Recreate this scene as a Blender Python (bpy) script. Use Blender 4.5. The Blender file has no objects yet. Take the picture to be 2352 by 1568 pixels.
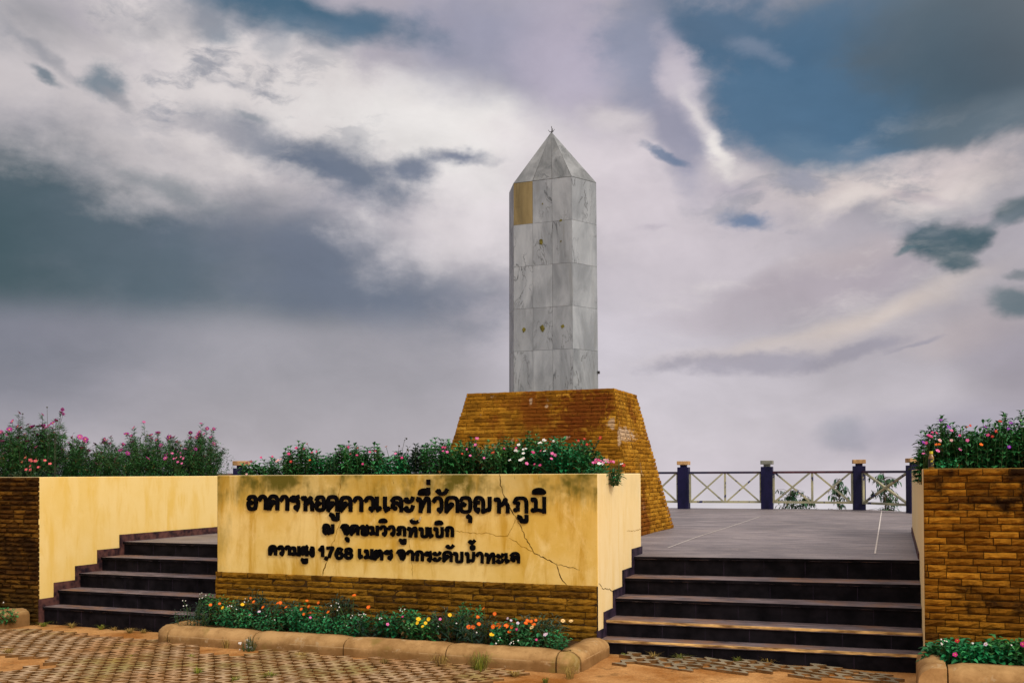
import bpy, bmesh, math, random
from math import sin, cos, pi, radians, sqrt, atan, atan2, exp
from mathutils import Vector, Matrix, noise as mnoise

scene = bpy.context.scene
col = scene.collection

# ------------------------------------------------------------------ camera
TH, F, EYE = 0.372, 2266.0, 1.5          # yaw of the view against the walls, focal length in photo units, eye height
CS, SN = cos(TH), sin(TH)
cam_d = bpy.data.cameras.new('camera')
cam = bpy.data.objects.new('camera', cam_d); col.objects.link(cam)
cam_d.sensor_width = 36.0
cam_d.lens = F / 2352.0 * 36.0
cam_d.shift_y = (303.0 - 24.0) / 2352.0
cam_d.clip_end = 5000.0
cam.matrix_world = (Matrix.Translation((0, 0, EYE)) @ Matrix.Rotation(TH, 4, 'Z')
                    @ Matrix.Rotation(radians(90 + 0.61), 4, 'X') @ Matrix.Rotation(-0.0047, 4, 'Z'))
scene.camera = cam

# ------------------------------------------------------------------ view
scene.view_settings.view_transform = 'Standard'
scene.view_settings.look = 'None'
scene.view_settings.exposure = 0.0
scene.view_settings.gamma = 1.0

def lin(c):
    c = c / 255.0
    return c / 12.92 if c <= 0.04045 else ((c + 0.055) / 1.055) ** 2.4
def srgb(r, g, b): return (lin(r), lin(g), lin(b), 1.0)

# ------------------------------------------------------------------ sun
SUNV = Vector((0.72, -0.42, 0.60)).normalized()      # towards the sun (veiled by cloud, behind the viewer's right shoulder)
sun_d = bpy.data.lights.new('sun', 'SUN'); sun_d.energy = 1.45; sun_d.angle = radians(13)
sun_d.color = (1.0, 0.93, 0.82)
sun = bpy.data.objects.new('sun', sun_d); col.objects.link(sun)
sun.rotation_euler = SUNV.to_track_quat('Z', 'Y').to_euler()
sun.location = (0, 0, 30)
SUN_EL = math.asin(SUNV.z); SUN_ROT = atan2(SUNV.x, SUNV.y)

# ------------------------------------------------------------------ world: clouds over a daylight sky
class NT:
    def __init__(s, tree): s.t = tree; s.n = tree.nodes; s.l = tree.links
    def node(s, typ, **kw):
        n = s.n.new(typ)
        for k, v in kw.items(): setattr(n, k, v)
        return n
    def put(s, sock, v):
        if isinstance(v, bpy.types.NodeSocket): s.l.new(v, sock)
        elif v is not None: sock.default_value = v
    def math(s, op, a, b=None, c=None, clamp=False):
        n = s.node('ShaderNodeMath', operation=op, use_clamp=clamp)
        s.put(n.inputs[0], a); s.put(n.inputs[1], b); s.put(n.inputs[2], c)
        return n.outputs[0]
    def vmath(s, op, a, b=None, scale=None):
        n = s.node('ShaderNodeVectorMath', operation=op)
        s.put(n.inputs[0], a); s.put(n.inputs[1], b)
        if scale is not None: s.put(n.inputs[3], scale)
        return n.outputs['Value'] if op in ('LENGTH', 'DOT_PRODUCT') else n.outputs[0]
    def noise(s, vec, scale, detail=4, rough=0.55, dist=0.0, colour=False):
        n = s.node('ShaderNodeTexNoise'); s.put(n.inputs['Vector'], vec)
        n.inputs['Scale'].default_value = scale; n.inputs['Detail'].default_value = detail
        n.inputs['Roughness'].default_value = rough; n.inputs['Distortion'].default_value = dist
        return n.outputs['Color'] if colour else n.outputs['Fac']
    def ramp(s, v, a, b, c=0.0, d=1.0, smooth=True):
        n = s.node('ShaderNodeMapRange'); n.interpolation_type = 'SMOOTHSTEP' if smooth else 'LINEAR'
        s.put(n.inputs[0], v); s.put(n.inputs[1], a); s.put(n.inputs[2], b); s.put(n.inputs[3], c); s.put(n.inputs[4], d)
        return n.outputs[0]
    def mix(s, f, a, b, mode='MIX'):
        n = s.node('ShaderNodeMix', data_type='RGBA', blend_type=mode)
        s.put(n.inputs[0], f); s.put(n.inputs[6], a); s.put(n.inputs[7], b)
        return n.outputs[2]
    def mapping(s, vec, loc=(0, 0, 0), rot=(0, 0, 0), scl=(1, 1, 1), typ='POINT'):
        n = s.node('ShaderNodeMapping', vector_type=typ); s.put(n.inputs[0], vec)
        n.inputs[1].default_value = loc; n.inputs[2].default_value = rot; n.inputs[3].default_value = scl
        return n.outputs[0]
    def rgb(s, c):
        n = s.node('ShaderNodeRGB'); n.outputs[0].default_value = c; return n.outputs[0]

world = bpy.data.worlds.new('World'); scene.world = world; world.use_nodes = True
W = NT(world.node_tree); W.n.clear()
D = W.node('ShaderNodeTexCoord').outputs['Generated']
dn = W.vmath('NORMALIZE', D)
dr = W.vmath('DOT_PRODUCT', dn, (CS, SN, 0)); df = W.vmath('DOT_PRODUCT', dn, (-SN, CS, 0)); dz = W.vmath('DOT_PRODUCT', dn, (0, 0, 1))
az = W.math('ARCTAN2', dr, df); el = W.math('ARCSINE', dz)
cv = W.node('ShaderNodeCombineXYZ'); W.put(cv.inputs[0], az); W.put(cv.inputs[1], el)
P0 = cv.outputs[0]
def warp(vec, scale, amt, detail, sx=0.8):
    n = W.noise(W.mapping(vec, scl=(sx, 1.3, 1)), scale, detail, 0.6, colour=True)
    return W.vmath('ADD', vec, W.vmath('SCALE', W.vmath('SUBTRACT', n, (0.5, 0.5, 0.5)), scale=amt))
Pw = warp(P0, 3.0, 0.13, 4)            # big slow swirls
Pf = warp(P0, 9.0, 0.055, 5, 0.8)     # ragged edges
Pb = warp(Pw, 9.0, 0.06, 5, 0.8)
Pq = warp(P0, 26.0, 0.020, 5, 0.9)
n_f = W.noise(W.mapping(P0, scl=(0.9, 1.3, 1)), 17, 9, 0.62); n_m = W.noise(W.mapping(P0, loc=(5, 2, 1), scl=(0.8, 1.3, 1)), 7, 9, 0.62); n_s = W.noise(W.mapping(P0, loc=(2, 7, 4), scl=(0.8, 1.5, 1)), 4, 7, 0.58)
def azel(px, py):
    x = (px - 1176) / F; y = (1087 - py) / F
    return atan(x), atan(y / sqrt(1 + x * x))
c_hor, c_mid, c_top = srgb(206, 198, 206), srgb(174, 167, 174), srgb(178, 172, 182)
c = W.mix(W.ramp(el, 0.0, 0.16), c_hor, c_mid)
c = W.mix(W.ramp(el, 0.16, 0.5), c, c_top)
c = W.mix(W.ramp(el, -0.06, -0.005), srgb(226, 222, 226), c)
# (px, py, rx, ry, turn, colour, strength, inner edge, warp) : the cloud masses of this sky, by bearing and elevation
U_ = (Pf, n_f, 1.5)
S_, M_, H_, Q_, T_ = (Pw, n_s, 1.1), (Pb, n_m, 1.9), (Pf, n_f, 2.2), (Pf, n_f, 1.3), (Pf, n_f, 1.9)
blobs = [
 (1400, 830, 380, 320, 0, (216, 208, 216), .9, .1, S_),
 (560, 900, 800, 230, 0, (166, 160, 168), .8, .2, S_),
 (0, 860, 330, 190, 0, (124, 124, 138), .7, .0, S_),
 (250, 560, 700, 260, 9, (84, 98, 108), .97, .32, S_),
 (800, 620, 440, 150, 6, (106, 113, 129), .9, .25, M_),
 (-40, 600, 360, 300, 0, (58, 78, 82), .9, .15, S_),
 (150, 170, 620, 230, 14, (208, 200, 200), .9, .35, M_),
 (700, 240, 720, 190, 15, (226, 218, 216), .95, .45, M_),
 (1080, 350, 430, 240, 10, (240, 235, 232), .95, .25, M_),
 (1060, 520, 300, 130, 0, (228, 219, 221), .85, .1, M_),
 (1450, 450, 420, 200, 5, (222, 211, 216), .85, .3, M_),
 (1600, 600, 420, 170, 0, (206, 196, 202), .75, .15, S_),
 (1150, 90, 380, 130, 5, (152, 152, 172), .85, .2, M_),
 (1330, 130, 160, 190, -10, (190, 180, 196), .7, .1, M_),
 (40, 40, 170, 90, 0, (146, 146, 152), .7, .1, M_),
 (660, 15, 380, 62, 4, (62, 98, 122), .97, .35, M_),
 (500, 55, 70, 42, 20, (96, 118, 138), .7, .2, H_),
 (820, 45, 190, 34, -4, (84, 112, 136), .85, .2, H_),
 (620, 90, 45, 42, 30, (120, 132, 148), .5, .1, H_),
 (420, 40, 160, 40, -5, (150, 150, 158), .6, .1, H_),
 (2150, 160, 470, 300, 5, (80, 99, 114), .95, .45, S_),
 (1850, 262, 292, 165, 20, (78, 110, 138), .97, .55, M_),
 (1720, 50, 330, 95, 3, (74, 106, 134), .92, .4, M_),
 (2250, 120, 260, 330, 0, (56, 82, 98), .85, .15, S_),
 (2360, 40, 190, 280, 0, (36, 62, 78), .85, .05, S_),
 (2230, 320, 220, 70, 3, (96, 112, 124), .7, .2, S_),
 (1890, 375, 150, 62, 8, (100, 126, 150), .8, .2, M_),
 (1560, 255, 74, 250, -24, (152, 151, 170), .9, .45, M_),
 (1480, 90, 85, 130, -20, (148, 152, 172), .7, .2, M_),
 (1540, 130, 45, 70, -12, (190, 182, 194), .8, .2, H_),
 (1740, 110, 80, 26, 20, (150, 156, 174), .4, .1, H_),
 (1560, 170, 60, 60, -30, (206, 196, 205), .8, .1, H_),
 (1600, 225, 34, 110, -36, (206, 198, 206), .75, .1, M_),
 (1640, 300, 26, 110, -27, (222, 214, 216), .75, .05, T_),
 (1612, 255, 13, 70, -36, (228, 220, 220), .8, .0, T_),
 (1662, 345, 17, 80, -24, (243, 236, 231), .95, .0, T_),
 (1700, 400, 70, 26, 30, (228, 219, 217), .7, .0, T_),
 (1425, 245, 75, 42, 0, (222, 213, 214), .7, .1, M_),
 (2080, 440, 360, 66, 4, (222, 208, 204), .9, .3, M_),
 (1960, 455, 130, 36, -16, (234, 222, 216), .8, .1, H_),
 (2250, 390, 220, 46, 6, (212, 198, 198), .8, .2, M_),
 (1700, 430, 90, 28, 12, (178, 170, 182), .6, .2, H_),
 (1835, 425, 70, 36, 10, (140, 146, 166), .7, .2, H_),
 (1950, 340, 60, 30, 0, (112, 130, 150), .6, .1, H_),
 (2120, 455, 110, 20, 16, (180, 168, 174), .7, .2, H_),
 (1535, 352, 72, 15, 13, (104, 122, 150), .85, .35, H_),
 (1735, 503, 66, 26, 12, (106, 128, 160), .9, .25, H_),
 (1500, 510, 60, 10, -4, (186, 176, 186), .6, .1, H_),
 (640, 325, 200, 62, 17, (126, 131, 145), .85, .2, U_),
 (800, 385, 185, 76, 15, (104, 114, 132), .93, .3, U_),
 (930, 374, 86, 34, 2, (110, 119, 139), .9, .25, U_),
 (1070, 363, 100, 20, 5, (112, 120, 141), .9, .3, U_),
 (470, 290, 140, 20, 4, (160, 158, 166), .6, .2, H_),
 (360, 410, 150, 36, 8, (120, 128, 134), .6, .2, H_),
 (225, 165, 52, 48, 30, (116, 129, 140), .9, .3, H_),
 (265, 215, 60, 14, 40, (150, 150, 156), .7, .1, H_),
 (105, 157, 50, 13, 16, (112, 124, 134), .9, .3, H_),
 (90, 110, 120, 16, 24, (140, 142, 150), .6, .1, H_),
 (530, 185, 60, 12, -6, (160, 160, 168), .6, .1, H_),
 (580, 250, 40, 10, 8, (140, 146, 154), .7, .1, H_),
 (1900, 650, 420, 42, -9, (178, 166, 174), .75, .2, S_),
 (2000, 590, 260, 26, -9, (192, 178, 180), .6, .1, S_),
 (1980, 705, 380, 30, -10, (214, 199, 190), .8, .1, S_),
 (1780, 772, 320, 30, -9, (206, 194, 192), .7, .1, S_),
 (2250, 740, 200, 60, -8, (196, 180, 178), .5, .1, S_),
 (1690, 838, 220, 34, -3, (164, 158, 170), .85, .35, H_),
 (1960, 818, 120, 20, -14, (160, 154, 166), .85, .35, H_),
 (2090, 800, 70, 9, -18, (160, 154, 166), .8, .3, H_),
 (2340, 860, 170, 180, 0, (146, 138, 150), .7, .1, S_),
 (1925, 985, 80, 56, 0, (164, 164, 176), .8, .3, M_),
 (2180, 985, 320, 80, -6, (164, 158, 174), .7, .15, S_),
 (2165, 575, 104, 54, 4, (70, 92, 101), .98, .55, Q_),
 (2245, 570, 50, 38, -30, (70, 92, 101), .97, .5, Q_),
 (2205, 625, 46, 24, 0, (76, 96, 104), .95, .3, Q_),
 (2085, 595, 36, 13, -10, (88, 110, 118), .9, .4, Q_),
 (2336, 490, 50, 34, 0, (74, 94, 103), .95, .4, Q_),
 (2300, 525, 60, 16, -20, (120, 128, 136), .7, .2, H_),
 (2345, 712, 66, 38, 20, (96, 112, 120), .9, .4, Q_),
 (2352, 640, 40, 14, 0, (112, 120, 126), .8, .3, H_),
]
for px, py, rx, ry, rot, rgbc, st, inner, PP in blobs:
    a0, e0 = azel(px, py)
    PV_, nn, amp = PP
    m = W.mapping(PV_, loc=(a0, e0, 0), rot=(0, 0, radians(-rot)), scl=(rx / F, ry / F, 1), typ='TEXTURE')
    f = W.ramp(W.math('ADD', W.vmath('LENGTH', m), W.math('MULTIPLY', W.math('SUBTRACT', nn, 0.5), amp)), 1.0 + 0.25 * (1 - inner), inner * 0.9, 0.0, st)
    c = W.mix(f, c, srgb(*rgbc))
# the level under-edge of the low fog bank at left
e1 = azel(500, 712)[1]
fogm = W.math('MULTIPLY', W.ramp(W.math('ADD', el, W.math('MULTIPLY', W.math('SUBTRACT', W.noise(P0, 5, 2), 0.5), 0.012)), e1 + 0.016, e1 - 0.026), W.ramp(az, 0.03, -0.12))
fogm = W.math('MULTIPLY', fogm, W.ramp(el, -0.03, e1 * 0.9, 0.15, 0.75))
c = W.mix(fogm, c, W.mix(W.ramp(az, -0.46, -0.25), srgb(134, 131, 144), srgb(163, 158, 165)))
# ragged wisps over the bright parts of the deck
def region(px, py, rx, ry, rot=0, inner=.2):
    a0, e0 = azel(px, py)
    return W.ramp(W.vmath('LENGTH', W.mapping(Pw, loc=(a0, e0, 0), rot=(0, 0, radians(-rot)), scl=(rx / F, ry / F, 1), typ='TEXTURE')), 1.0, inner)
wn = W.noise(W.mapping(Pf, rot=(0, 0, radians(16)), scl=(0.75, 1.9, 1)), 15, 7, 0.62)
wm = W.math('MULTIPLY', W.ramp(wn, 0.50, 0.66), W.math('MAXIMUM', region(420, 170, 620, 230, 10), W.math('MULTIPLY', region(1980, 470, 520, 130), 0.8)))
c = W.mix(W.math('MULTIPLY', wm, 0.75), c, srgb(136, 140, 152))
wb = W.noise(W.mapping(Pf, loc=(3, 1, 2), rot=(0, 0, radians(12)), scl=(0.6, 1.7, 1)), 8, 7, 0.6)
wm = W.math('MULTIPLY', W.ramp(wb, 0.50, 0.70), W.math('MAXIMUM', region(700, 300, 800, 260, 10), region(1850, 560, 600, 330)))
c = W.mix(W.math('MULTIPLY', wm, 0.5), c, srgb(240, 230, 226))
# soft mottling of the cloud deck
mot = W.noise(W.mapping(Pw, scl=(1, 1.6, 1)), 9, 6, 0.6)
c = W.mix(1.0, c, W.ramp(mot, 0.3, 0.7, 0.91, 1.08, smooth=False), 'MULTIPLY')
# unseen brightening of the overcast round the veiled sun, added to light wall fronts
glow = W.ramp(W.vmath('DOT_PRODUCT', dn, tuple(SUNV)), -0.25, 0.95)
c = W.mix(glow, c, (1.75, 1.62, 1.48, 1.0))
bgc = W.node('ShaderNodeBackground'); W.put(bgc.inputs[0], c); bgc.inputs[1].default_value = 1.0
skyt = W.node('ShaderNodeTexSky', sky_type='NISHITA'); skyt.sun_disc = False
skyt.sun_elevation = SUN_EL; skyt.sun_rotation = SUN_ROT
bgs = W.node('ShaderNodeBackground'); W.put(bgs.inputs[0], skyt.outputs[0]); bgs.inputs[1].default_value = 0.08
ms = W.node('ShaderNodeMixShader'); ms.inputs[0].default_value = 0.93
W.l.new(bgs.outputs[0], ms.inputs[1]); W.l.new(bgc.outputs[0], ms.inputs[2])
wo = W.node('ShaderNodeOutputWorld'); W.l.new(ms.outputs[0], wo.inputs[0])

# ================================================================== helpers
rng = random.Random(7)
def R(a, b): return rng.uniform(a, b)

class MB:
    """collects faces, with a random shade value and a material slot per face, for one mesh object"""
    def __init__(s): s.v = []; s.f = []; s.var = []; s.mi = []; s.off = []
    def face(s, pts, var=0.5, mi=0):
        b = len(s.v); s.v.extend([tuple(p) for p in pts]); s.f.append(tuple(range(b, b + len(pts)))); s.var.append(var); s.mi.append(mi)
    def grid(s, rows, var=0.5, mi=0, closed=False):
        b = len(s.v); n = len(rows[0])
        for r in rows: s.v.extend([tuple(p) for p in r])
        for i in range(len(rows) - 1):
            for j in range(n if closed else n - 1):
                k = (j + 1) % n
                s.f.append((b + i * n + j, b + i * n + k, b + (i + 1) * n + k, b + (i + 1) * n + j)); s.var.append(var); s.mi.append(mi)
    def hexa(s, p, var=0.5, mi=0):      # 8 points: bottom ring then top ring
        b = len(s.v); s.v.extend([tuple(q) for q in p])
        for f in ((3, 2, 1, 0), (4, 5, 6, 7), (0, 1, 5, 4), (1, 2, 6, 5), (2, 3, 7, 6), (3, 0, 4, 7)):
            s.f.append(tuple(b + i for i in f)); s.var.append(var); s.mi.append(mi)
    def box(s, x0, x1, y0, y1, z0, z1, var=0.5, mi=0):
        s.hexa([(x0, y0, z0), (x1, y0, z0), (x1, y1, z0), (x0, y1, z0), (x0, y0, z1), (x1, y0, z1), (x1, y1, z1), (x0, y1, z1)], var, mi)
    def prism(s, poly, z0, z1, var=0.5, mi=0):
        n = len(poly); b = len(s.v)
        s.v.extend([(p[0], p[1], z0) for p in poly]); s.v.extend([(p[0], p[1], z1) for p in poly])
        s.f.append(tuple(b + i for i in reversed(range(n)))); s.f.append(tuple(b + n + i for i in range(n)))
        for i in range(n): s.f.append((b + i, b + (i + 1) % n, b + n + (i + 1) % n, b + n + i))
        s.var += [var] * (n + 2); s.mi += [mi] * (n + 2)
    def tube(s, pts, r0, r1=None, n=6, var=0.5, mi=0, cap=True):
        r1 = r0 if r1 is None else r1; rows = []
        for i, p in enumerate(pts):
            p = Vector(p); a = Vector(pts[max(0, i - 1)]); b = Vector(pts[min(len(pts) - 1, i + 1)])
            t = (b - a).normalized(); q = t.orthogonal().normalized(); w = t.cross(q)
            r = r0 + (r1 - r0) * i / max(1, len(pts) - 1)
            rows.append([p + q * cos(2 * pi * k / n) * r + w * sin(2 * pi * k / n) * r for k in range(n)])
        s.grid(rows, var, mi, closed=True)
        if cap: s.face(list(reversed(rows[0])), var, mi); s.face(rows[-1], var, mi)
    def bar(s, a, b, w, h, up=(0, 0, 1), var=0.5, mi=0):
        a = Vector(a); b = Vector(b); t = (b - a).normalized(); x = t.cross(Vector(up)).normalized(); y = x.cross(t)
        q = lambda p: [p - x * w / 2 - y * h / 2, p + x * w / 2 - y * h / 2, p + x * w / 2 + y * h / 2, p - x * w / 2 + y * h / 2]
        s.hexa(q(a) + q(b), var, mi)
    def lathe(s, prof, c, n=20, var=0.5, mi=0):
        rows = [[(c[0] + r * cos(2 * pi * k / n), c[1] + r * sin(2 * pi * k / n), c[2] + z) for k in range(n)] for r, z in prof]
        s.grid(rows, var, mi, closed=True)
        s.face(list(reversed(rows[0])), var, mi); s.face(rows[-1], var, mi)
    def mesh(s, name, mats, smooth=False):
        m = bpy.data.meshes.new(name); m.from_pydata(s.v, [], s.f)
        for mt in (mats if isinstance(mats, (list, tuple)) else [mats]): m.materials.append(mt)
        m.polygons.foreach_set('material_index', s.mi)
        at = m.attributes.new('shade', 'FLOAT', 'FACE'); at.data.foreach_set('value', s.var)
        if smooth: m.polygons.foreach_set('use_smooth', [True] * len(s.f))
        m.update(); return m
    def build(s, name, mats, parent=None, smooth=False, normals=True, bevel=0):
        m = s.mesh(name, mats, smooth)
        if normals:
            bm = bmesh.new(); bm.from_mesh(m)
            if bevel: bmesh.ops.remove_doubles(bm, verts=bm.verts, dist=1e-5)
            bmesh.ops.recalc_face_normals(bm, faces=bm.faces); bm.to_mesh(m); bm.free()
        o = bpy.data.objects.new(name, m); col.objects.link(o)
        if parent is not None: adopt(o, parent)
        if bevel:
            b = o.modifiers.new('bevel', 'BEVEL'); b.width = bevel; b.segments = 2; b.limit_method = 'ANGLE'; b.angle_limit = radians(40)
        return o

def adopt(o, parent):
    o.parent = parent
    if parent.parent is None and parent.type == 'EMPTY': o.matrix_parent_inverse = Matrix.Translation(-parent.location)
def thing(name, label, cat, loc=(0, 0, 0), group=None):
    o = bpy.data.objects.new(name, None); col.objects.link(o); o.location = loc; o.empty_display_size = 0.2
    o['label'] = label; o['category'] = cat
    if group: o['group'] = group
    return o
def tag(o, label, cat, group=None):
    o['label'] = label; o['category'] = cat
    if group: o['group'] = group
    return o
def structure(o): o['kind'] = 'structure'; return o

def u_at(px, v):                           # where a bearing crosses the line v
    r = (px - 1176) / F
    return v * (r * CS - SN) / (CS + r * SN)
def v_on(px, u):                            # where a bearing crosses the line u
    r = (px - 1176) / F
    return u * (CS + r * SN) / (r * CS - SN)
def pt(px, py, v):                         # the point seen on a bearing and elevation, at depth line v
    u = u_at(px, v); d = -u * SN + v * CS
    return Vector((u, v, EYE - (py + 0.0047 * (px - 1176) - 1087) * d / F))

ZD, RS = 0.7255, 0.1527
STV = [7.9375, 8.139, 8.4343, 8.7571, 9.1007]
uA, uB, vAB, vC, zB = -6.1974, -2.3322, 7.9422, 9.4367, 0.5598
uL, uR, vLf, vRf = -8.4521, 0.1744, 7.896, 7.7139

# ================================================================== materials
def material(name, rough=0.7, spec=0.3):
    m = bpy.data.materials.new(name); m.use_nodes = True
    N = NT(m.node_tree); b = N.n['Principled BSDF']
    b.inputs['Roughness'].default_value = rough; b.inputs['Specular IOR Level'].default_value = spec
    N.b = b
    N.obj = N.node('ShaderNodeTexCoord').outputs['Object']
    a = N.node('ShaderNodeAttribute', attribute_name='shade'); N.var = a.outputs['Fac']
    return m, N
def bump(N, h, strength=0.3, dist=0.01):
    n = N.node('ShaderNodeBump'); n.inputs['Strength'].default_value = strength; n.inputs['Distance'].default_value = dist
    N.put(n.inputs['Height'], h); N.l.new(n.outputs[0], N.b.inputs['Normal'])
def simple(name, c1, c2, scale=8, rough=0.7, spec=0.3, bumps=0.0, stretch=(1, 1, 1), var=0.0, detail=5):
    m, N = material(name, rough, spec)
    n = N.noise(N.mapping(N.obj, scl=stretch), scale, detail, 0.6)
    f = N.ramp(n, 0.3, 0.7)
    if var: f = N.math('ADD', N.math('MULTIPLY', f, 1 - var), N.math('MULTIPLY', N.var, var))
    N.put(N.b.inputs['Base Color'], N.mix(f, c1 + (1,), c2 + (1,)))
    if bumps: bump(N, n, bumps)
    return m

def plaster(name, base, pale, ochre, mould=0.0, top=1.5):
    m, N = material(name, 0.85, 0.15)
    big = N.noise(N.obj, 1.1, 5, 0.6)
    c = N.mix(N.ramp(big, 0.35, 0.68), base + (1,), pale + (1,))
    streak = N.noise(N.mapping(N.obj, scl=(3.4, 3.4, 0.75)), 1.7, 6, 0.62, 0.4)
    c = N.mix(N.math('MULTIPLY', N.ramp(streak, 0.45, 0.68), 0.85), c, ochre + (1,))
    ps = N.noise(N.mapping(N.obj, loc=(3, 1, 2), scl=(2.2, 2.2, 0.8)), 1.9, 6, 0.64, 0.5)
    c = N.mix(N.math('MULTIPLY', N.ramp(ps, 0.53, 0.68), 0.7), c, pale + (1,))
    z = N.node('ShaderNodeSeparateXYZ'); N.put(z.inputs[0], N.obj)
    if mould:
        fine = N.noise(N.mapping(N.obj, scl=(9, 9, 1.6)), 1.5, 7, 0.7)
        edge = N.ramp(N.math('ADD', z.outputs[2], N.math('MULTIPLY', fine, 0.42)), top - 0.14, top + 0.14)
        patch = N.ramp(N.noise(N.obj, 2.6, 4, 0.6), 0.40, 0.58, 0.30, 1.0)
        c = N.mix(N.math('MULTIPLY', N.math('MULTIPLY', edge, patch), mould), c, (0.115, 0.092, 0.010, 1))
        blk = N.ramp(N.noise(N.mapping(N.obj, scl=(4, 4, 1.2)), 5, 7, 0.75), 0.60, 0.75)
        c = N.mix(N.math('MULTIPLY', N.math('MULTIPLY', blk, edge), mould * 0.8), c, (0.05, 0.05, 0.012, 1))
    if mould > 0.5:
        en = N.noise(N.mapping(N.obj, scl=(3, 3, 1.2)), 2.2, 6, 0.65)
        xe = N.ramp(N.math('ADD', z.outputs[0], N.math('MULTIPLY', en, 0.5)), uA + 0.42, uA + 0.16)
        c = N.mix(N.math('MULTIPLY', xe, 0.6), c, (0.15, 0.115, 0.02, 1))
    fl = N.ramp(N.noise(N.obj, 7, 5, 0.6), 0.60, 0.72)
    c = N.mix(N.math('MULTIPLY', fl, 0.35), c, pale + (1,))
    sp = N.ramp(N.noise(N.obj, 60, 3, 0.6), 0.66, 0.74)
    c = N.mix(N.math('MULTIPLY', sp, 0.35), c, (0.30, 0.17, 0.03, 1))
    N.put(N.b.inputs['Base Color'], c)
    bump(N, N.noise(N.obj, 45, 5, 0.6), 0.25, 0.004)
    return m
YEL = plaster('yellow_plaster', (0.66, 0.415, 0.080), (0.81, 0.59, 0.225), (0.51, 0.275, 0.020), 1.0)
YEL_CLEAN = plaster('clean_yellow_plaster', (0.76, 0.53, 0.165), (0.80, 0.59, 0.235), (0.73, 0.475, 0.105), 0.0)
CREAM = plaster('cream_plaster', (0.81, 0.61, 0.30), (0.84, 0.67, 0.38), (0.78, 0.56, 0.235), 0.12)

def brick_mat(name, dark, mid, light, soot=0.5, foot_dark=None, white=0.0, spots=None):
    m, N = material(name, 0.95, 0.02)
    c = N.mix(N.ramp(N.var, 0.0, 0.55, smooth=False), dark + (1,), mid + (1,))
    c = N.mix(N.ramp(N.var, 0.5, 1.0, smooth=False), c, light + (1,))
    n1 = N.noise(N.obj, 16, 6, 0.65)
    c = N.mix(1.0, c, N.ramp(n1, 0.3, 0.7, 0.62, 1.18, smooth=False), 'MULTIPLY')
    n2 = N.noise(N.obj, 2.3, 6, 0.66)
    s = N.ramp(N.math('ADD', N.math('MULTIPLY', n2, 0.7), N.math('MULTIPLY', N.noise(N.obj, 8, 5, 0.65), 0.3)), 0.47, 0.60)
    c = N.mix(N.math('MULTIPLY', s, soot), c, (0.022, 0.010, 0.004, 1))
    if foot_dark is not None:
        z = N.node('ShaderNodeSeparateXYZ'); N.put(z.inputs[0], N.obj)
        k = N.ramp(N.math('ADD', z.outputs[2], N.math('MULTIPLY', n2, 0.5)), foot_dark + 0.42, foot_dark)  # stone colour darkens towards the foot
        c = N.mix(N.math('MULTIPLY', k, 0.7), c, (0.035, 0.022, 0.006, 1))
    if white:
        w = N.ramp(N.noise(N.mapping(N.obj, scl=(1.3, 1.3, 0.8)), 3.1, 6, 0.66), 0.63, 0.70)
        c = N.mix(N.math('MULTIPLY', w, white), c, (0.55, 0.42, 0.30, 1))
        rd = N.ramp(N.noise(N.mapping(N.obj, loc=(4, 2, 7), scl=(1, 1, 0.6)), 1.3, 5, 0.62), 0.50, 0.60)
        c = N.mix(N.math('MULTIPLY', rd, 0.8), c, (0.14, 0.035, 0.006, 1))
    for px, py, v, rx, rz, colr, st in (spots or []):
        p = pt(px, py, v); q = N.mapping(N.obj, loc=tuple(p), scl=(rx, 0.9, rz), typ='TEXTURE')
        dd = N.math('ADD', N.vmath('LENGTH', q), N.math('MULTIPLY', N.math('SUBTRACT', N.noise(N.obj, 11, 8, 0.75), 0.5), 3.4))
        c = N.mix(N.ramp(dd, 1.05, 0.7, 0, st), c, colr + (1,))
    N.put(N.b.inputs['Base Color'], c)
    bump(N, N.noise(N.mapping(N.obj, scl=(1, 1, 2.2)), 26, 7, 0.7), 1.0, 0.016)
    return m
BRICK = brick_mat('split_stone', (0.085, 0.030, 0.005), (0.25, 0.098, 0.009), (0.44, 0.19, 0.018), 1.0, 0.32)  # dark foot puts vignette falloff into the stone colour, along with mould
BRICK_L = brick_mat('sooty_vignetted_split_stone', (0.045, 0.018, 0.005), (0.10, 0.042, 0.008), (0.19, 0.085, 0.012), 0.85, 0.30)  # darker stone: weathering, with edge vignetting put into its colour
BRICK_C = brick_mat('plinth_split_stone', (0.13, 0.058, 0.008), (0.24, 0.112, 0.010), (0.34, 0.165, 0.018), 0.55, 0.16)
BRICK_P = brick_mat('pedestal_split_stone', (0.19, 0.078, 0.008), (0.34, 0.148, 0.012), (0.46, 0.225, 0.024), 0.35, None, 0.5, [(1335, 940, 11.85, .40, .30, (0.12, 0.030, 0.006), .85), (1190, 925, 11.9, .30, .10, (0.16, 0.05, 0.008), .6), (1398, 968, 11.8, .060, .085, (0.50, 0.37, 0.25), .6), (1424, 1000, 11.9, .03, .13, (0.55, 0.42, 0.30), .6), (1290, 1003, 11.7, .05, .03, (0.50, 0.38, 0.27), .6), (1215, 920, 11.95, .02, .05, (0.5, 0.38, 0.26), .55), (1250, 932, 11.9, .025, .025, (0.5, 0.38, 0.26), .55)])
MORTAR = simple('dark_mortar', (0.020, 0.010, 0.004), (0.06, 0.03, 0.008), 12, 0.95, 0.1)
STONE_CAP = simple('cement_top', (0.20, 0.11, 0.02), (0.32, 0.20, 0.05), 9, 0.9, 0.1, 0.3)
RISER = simple('black_riser_tile', (0.0018, 0.0015, 0.0025), (0.010, 0.008, 0.0105), 7, 0.65, 0.06, 0.05)
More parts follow.
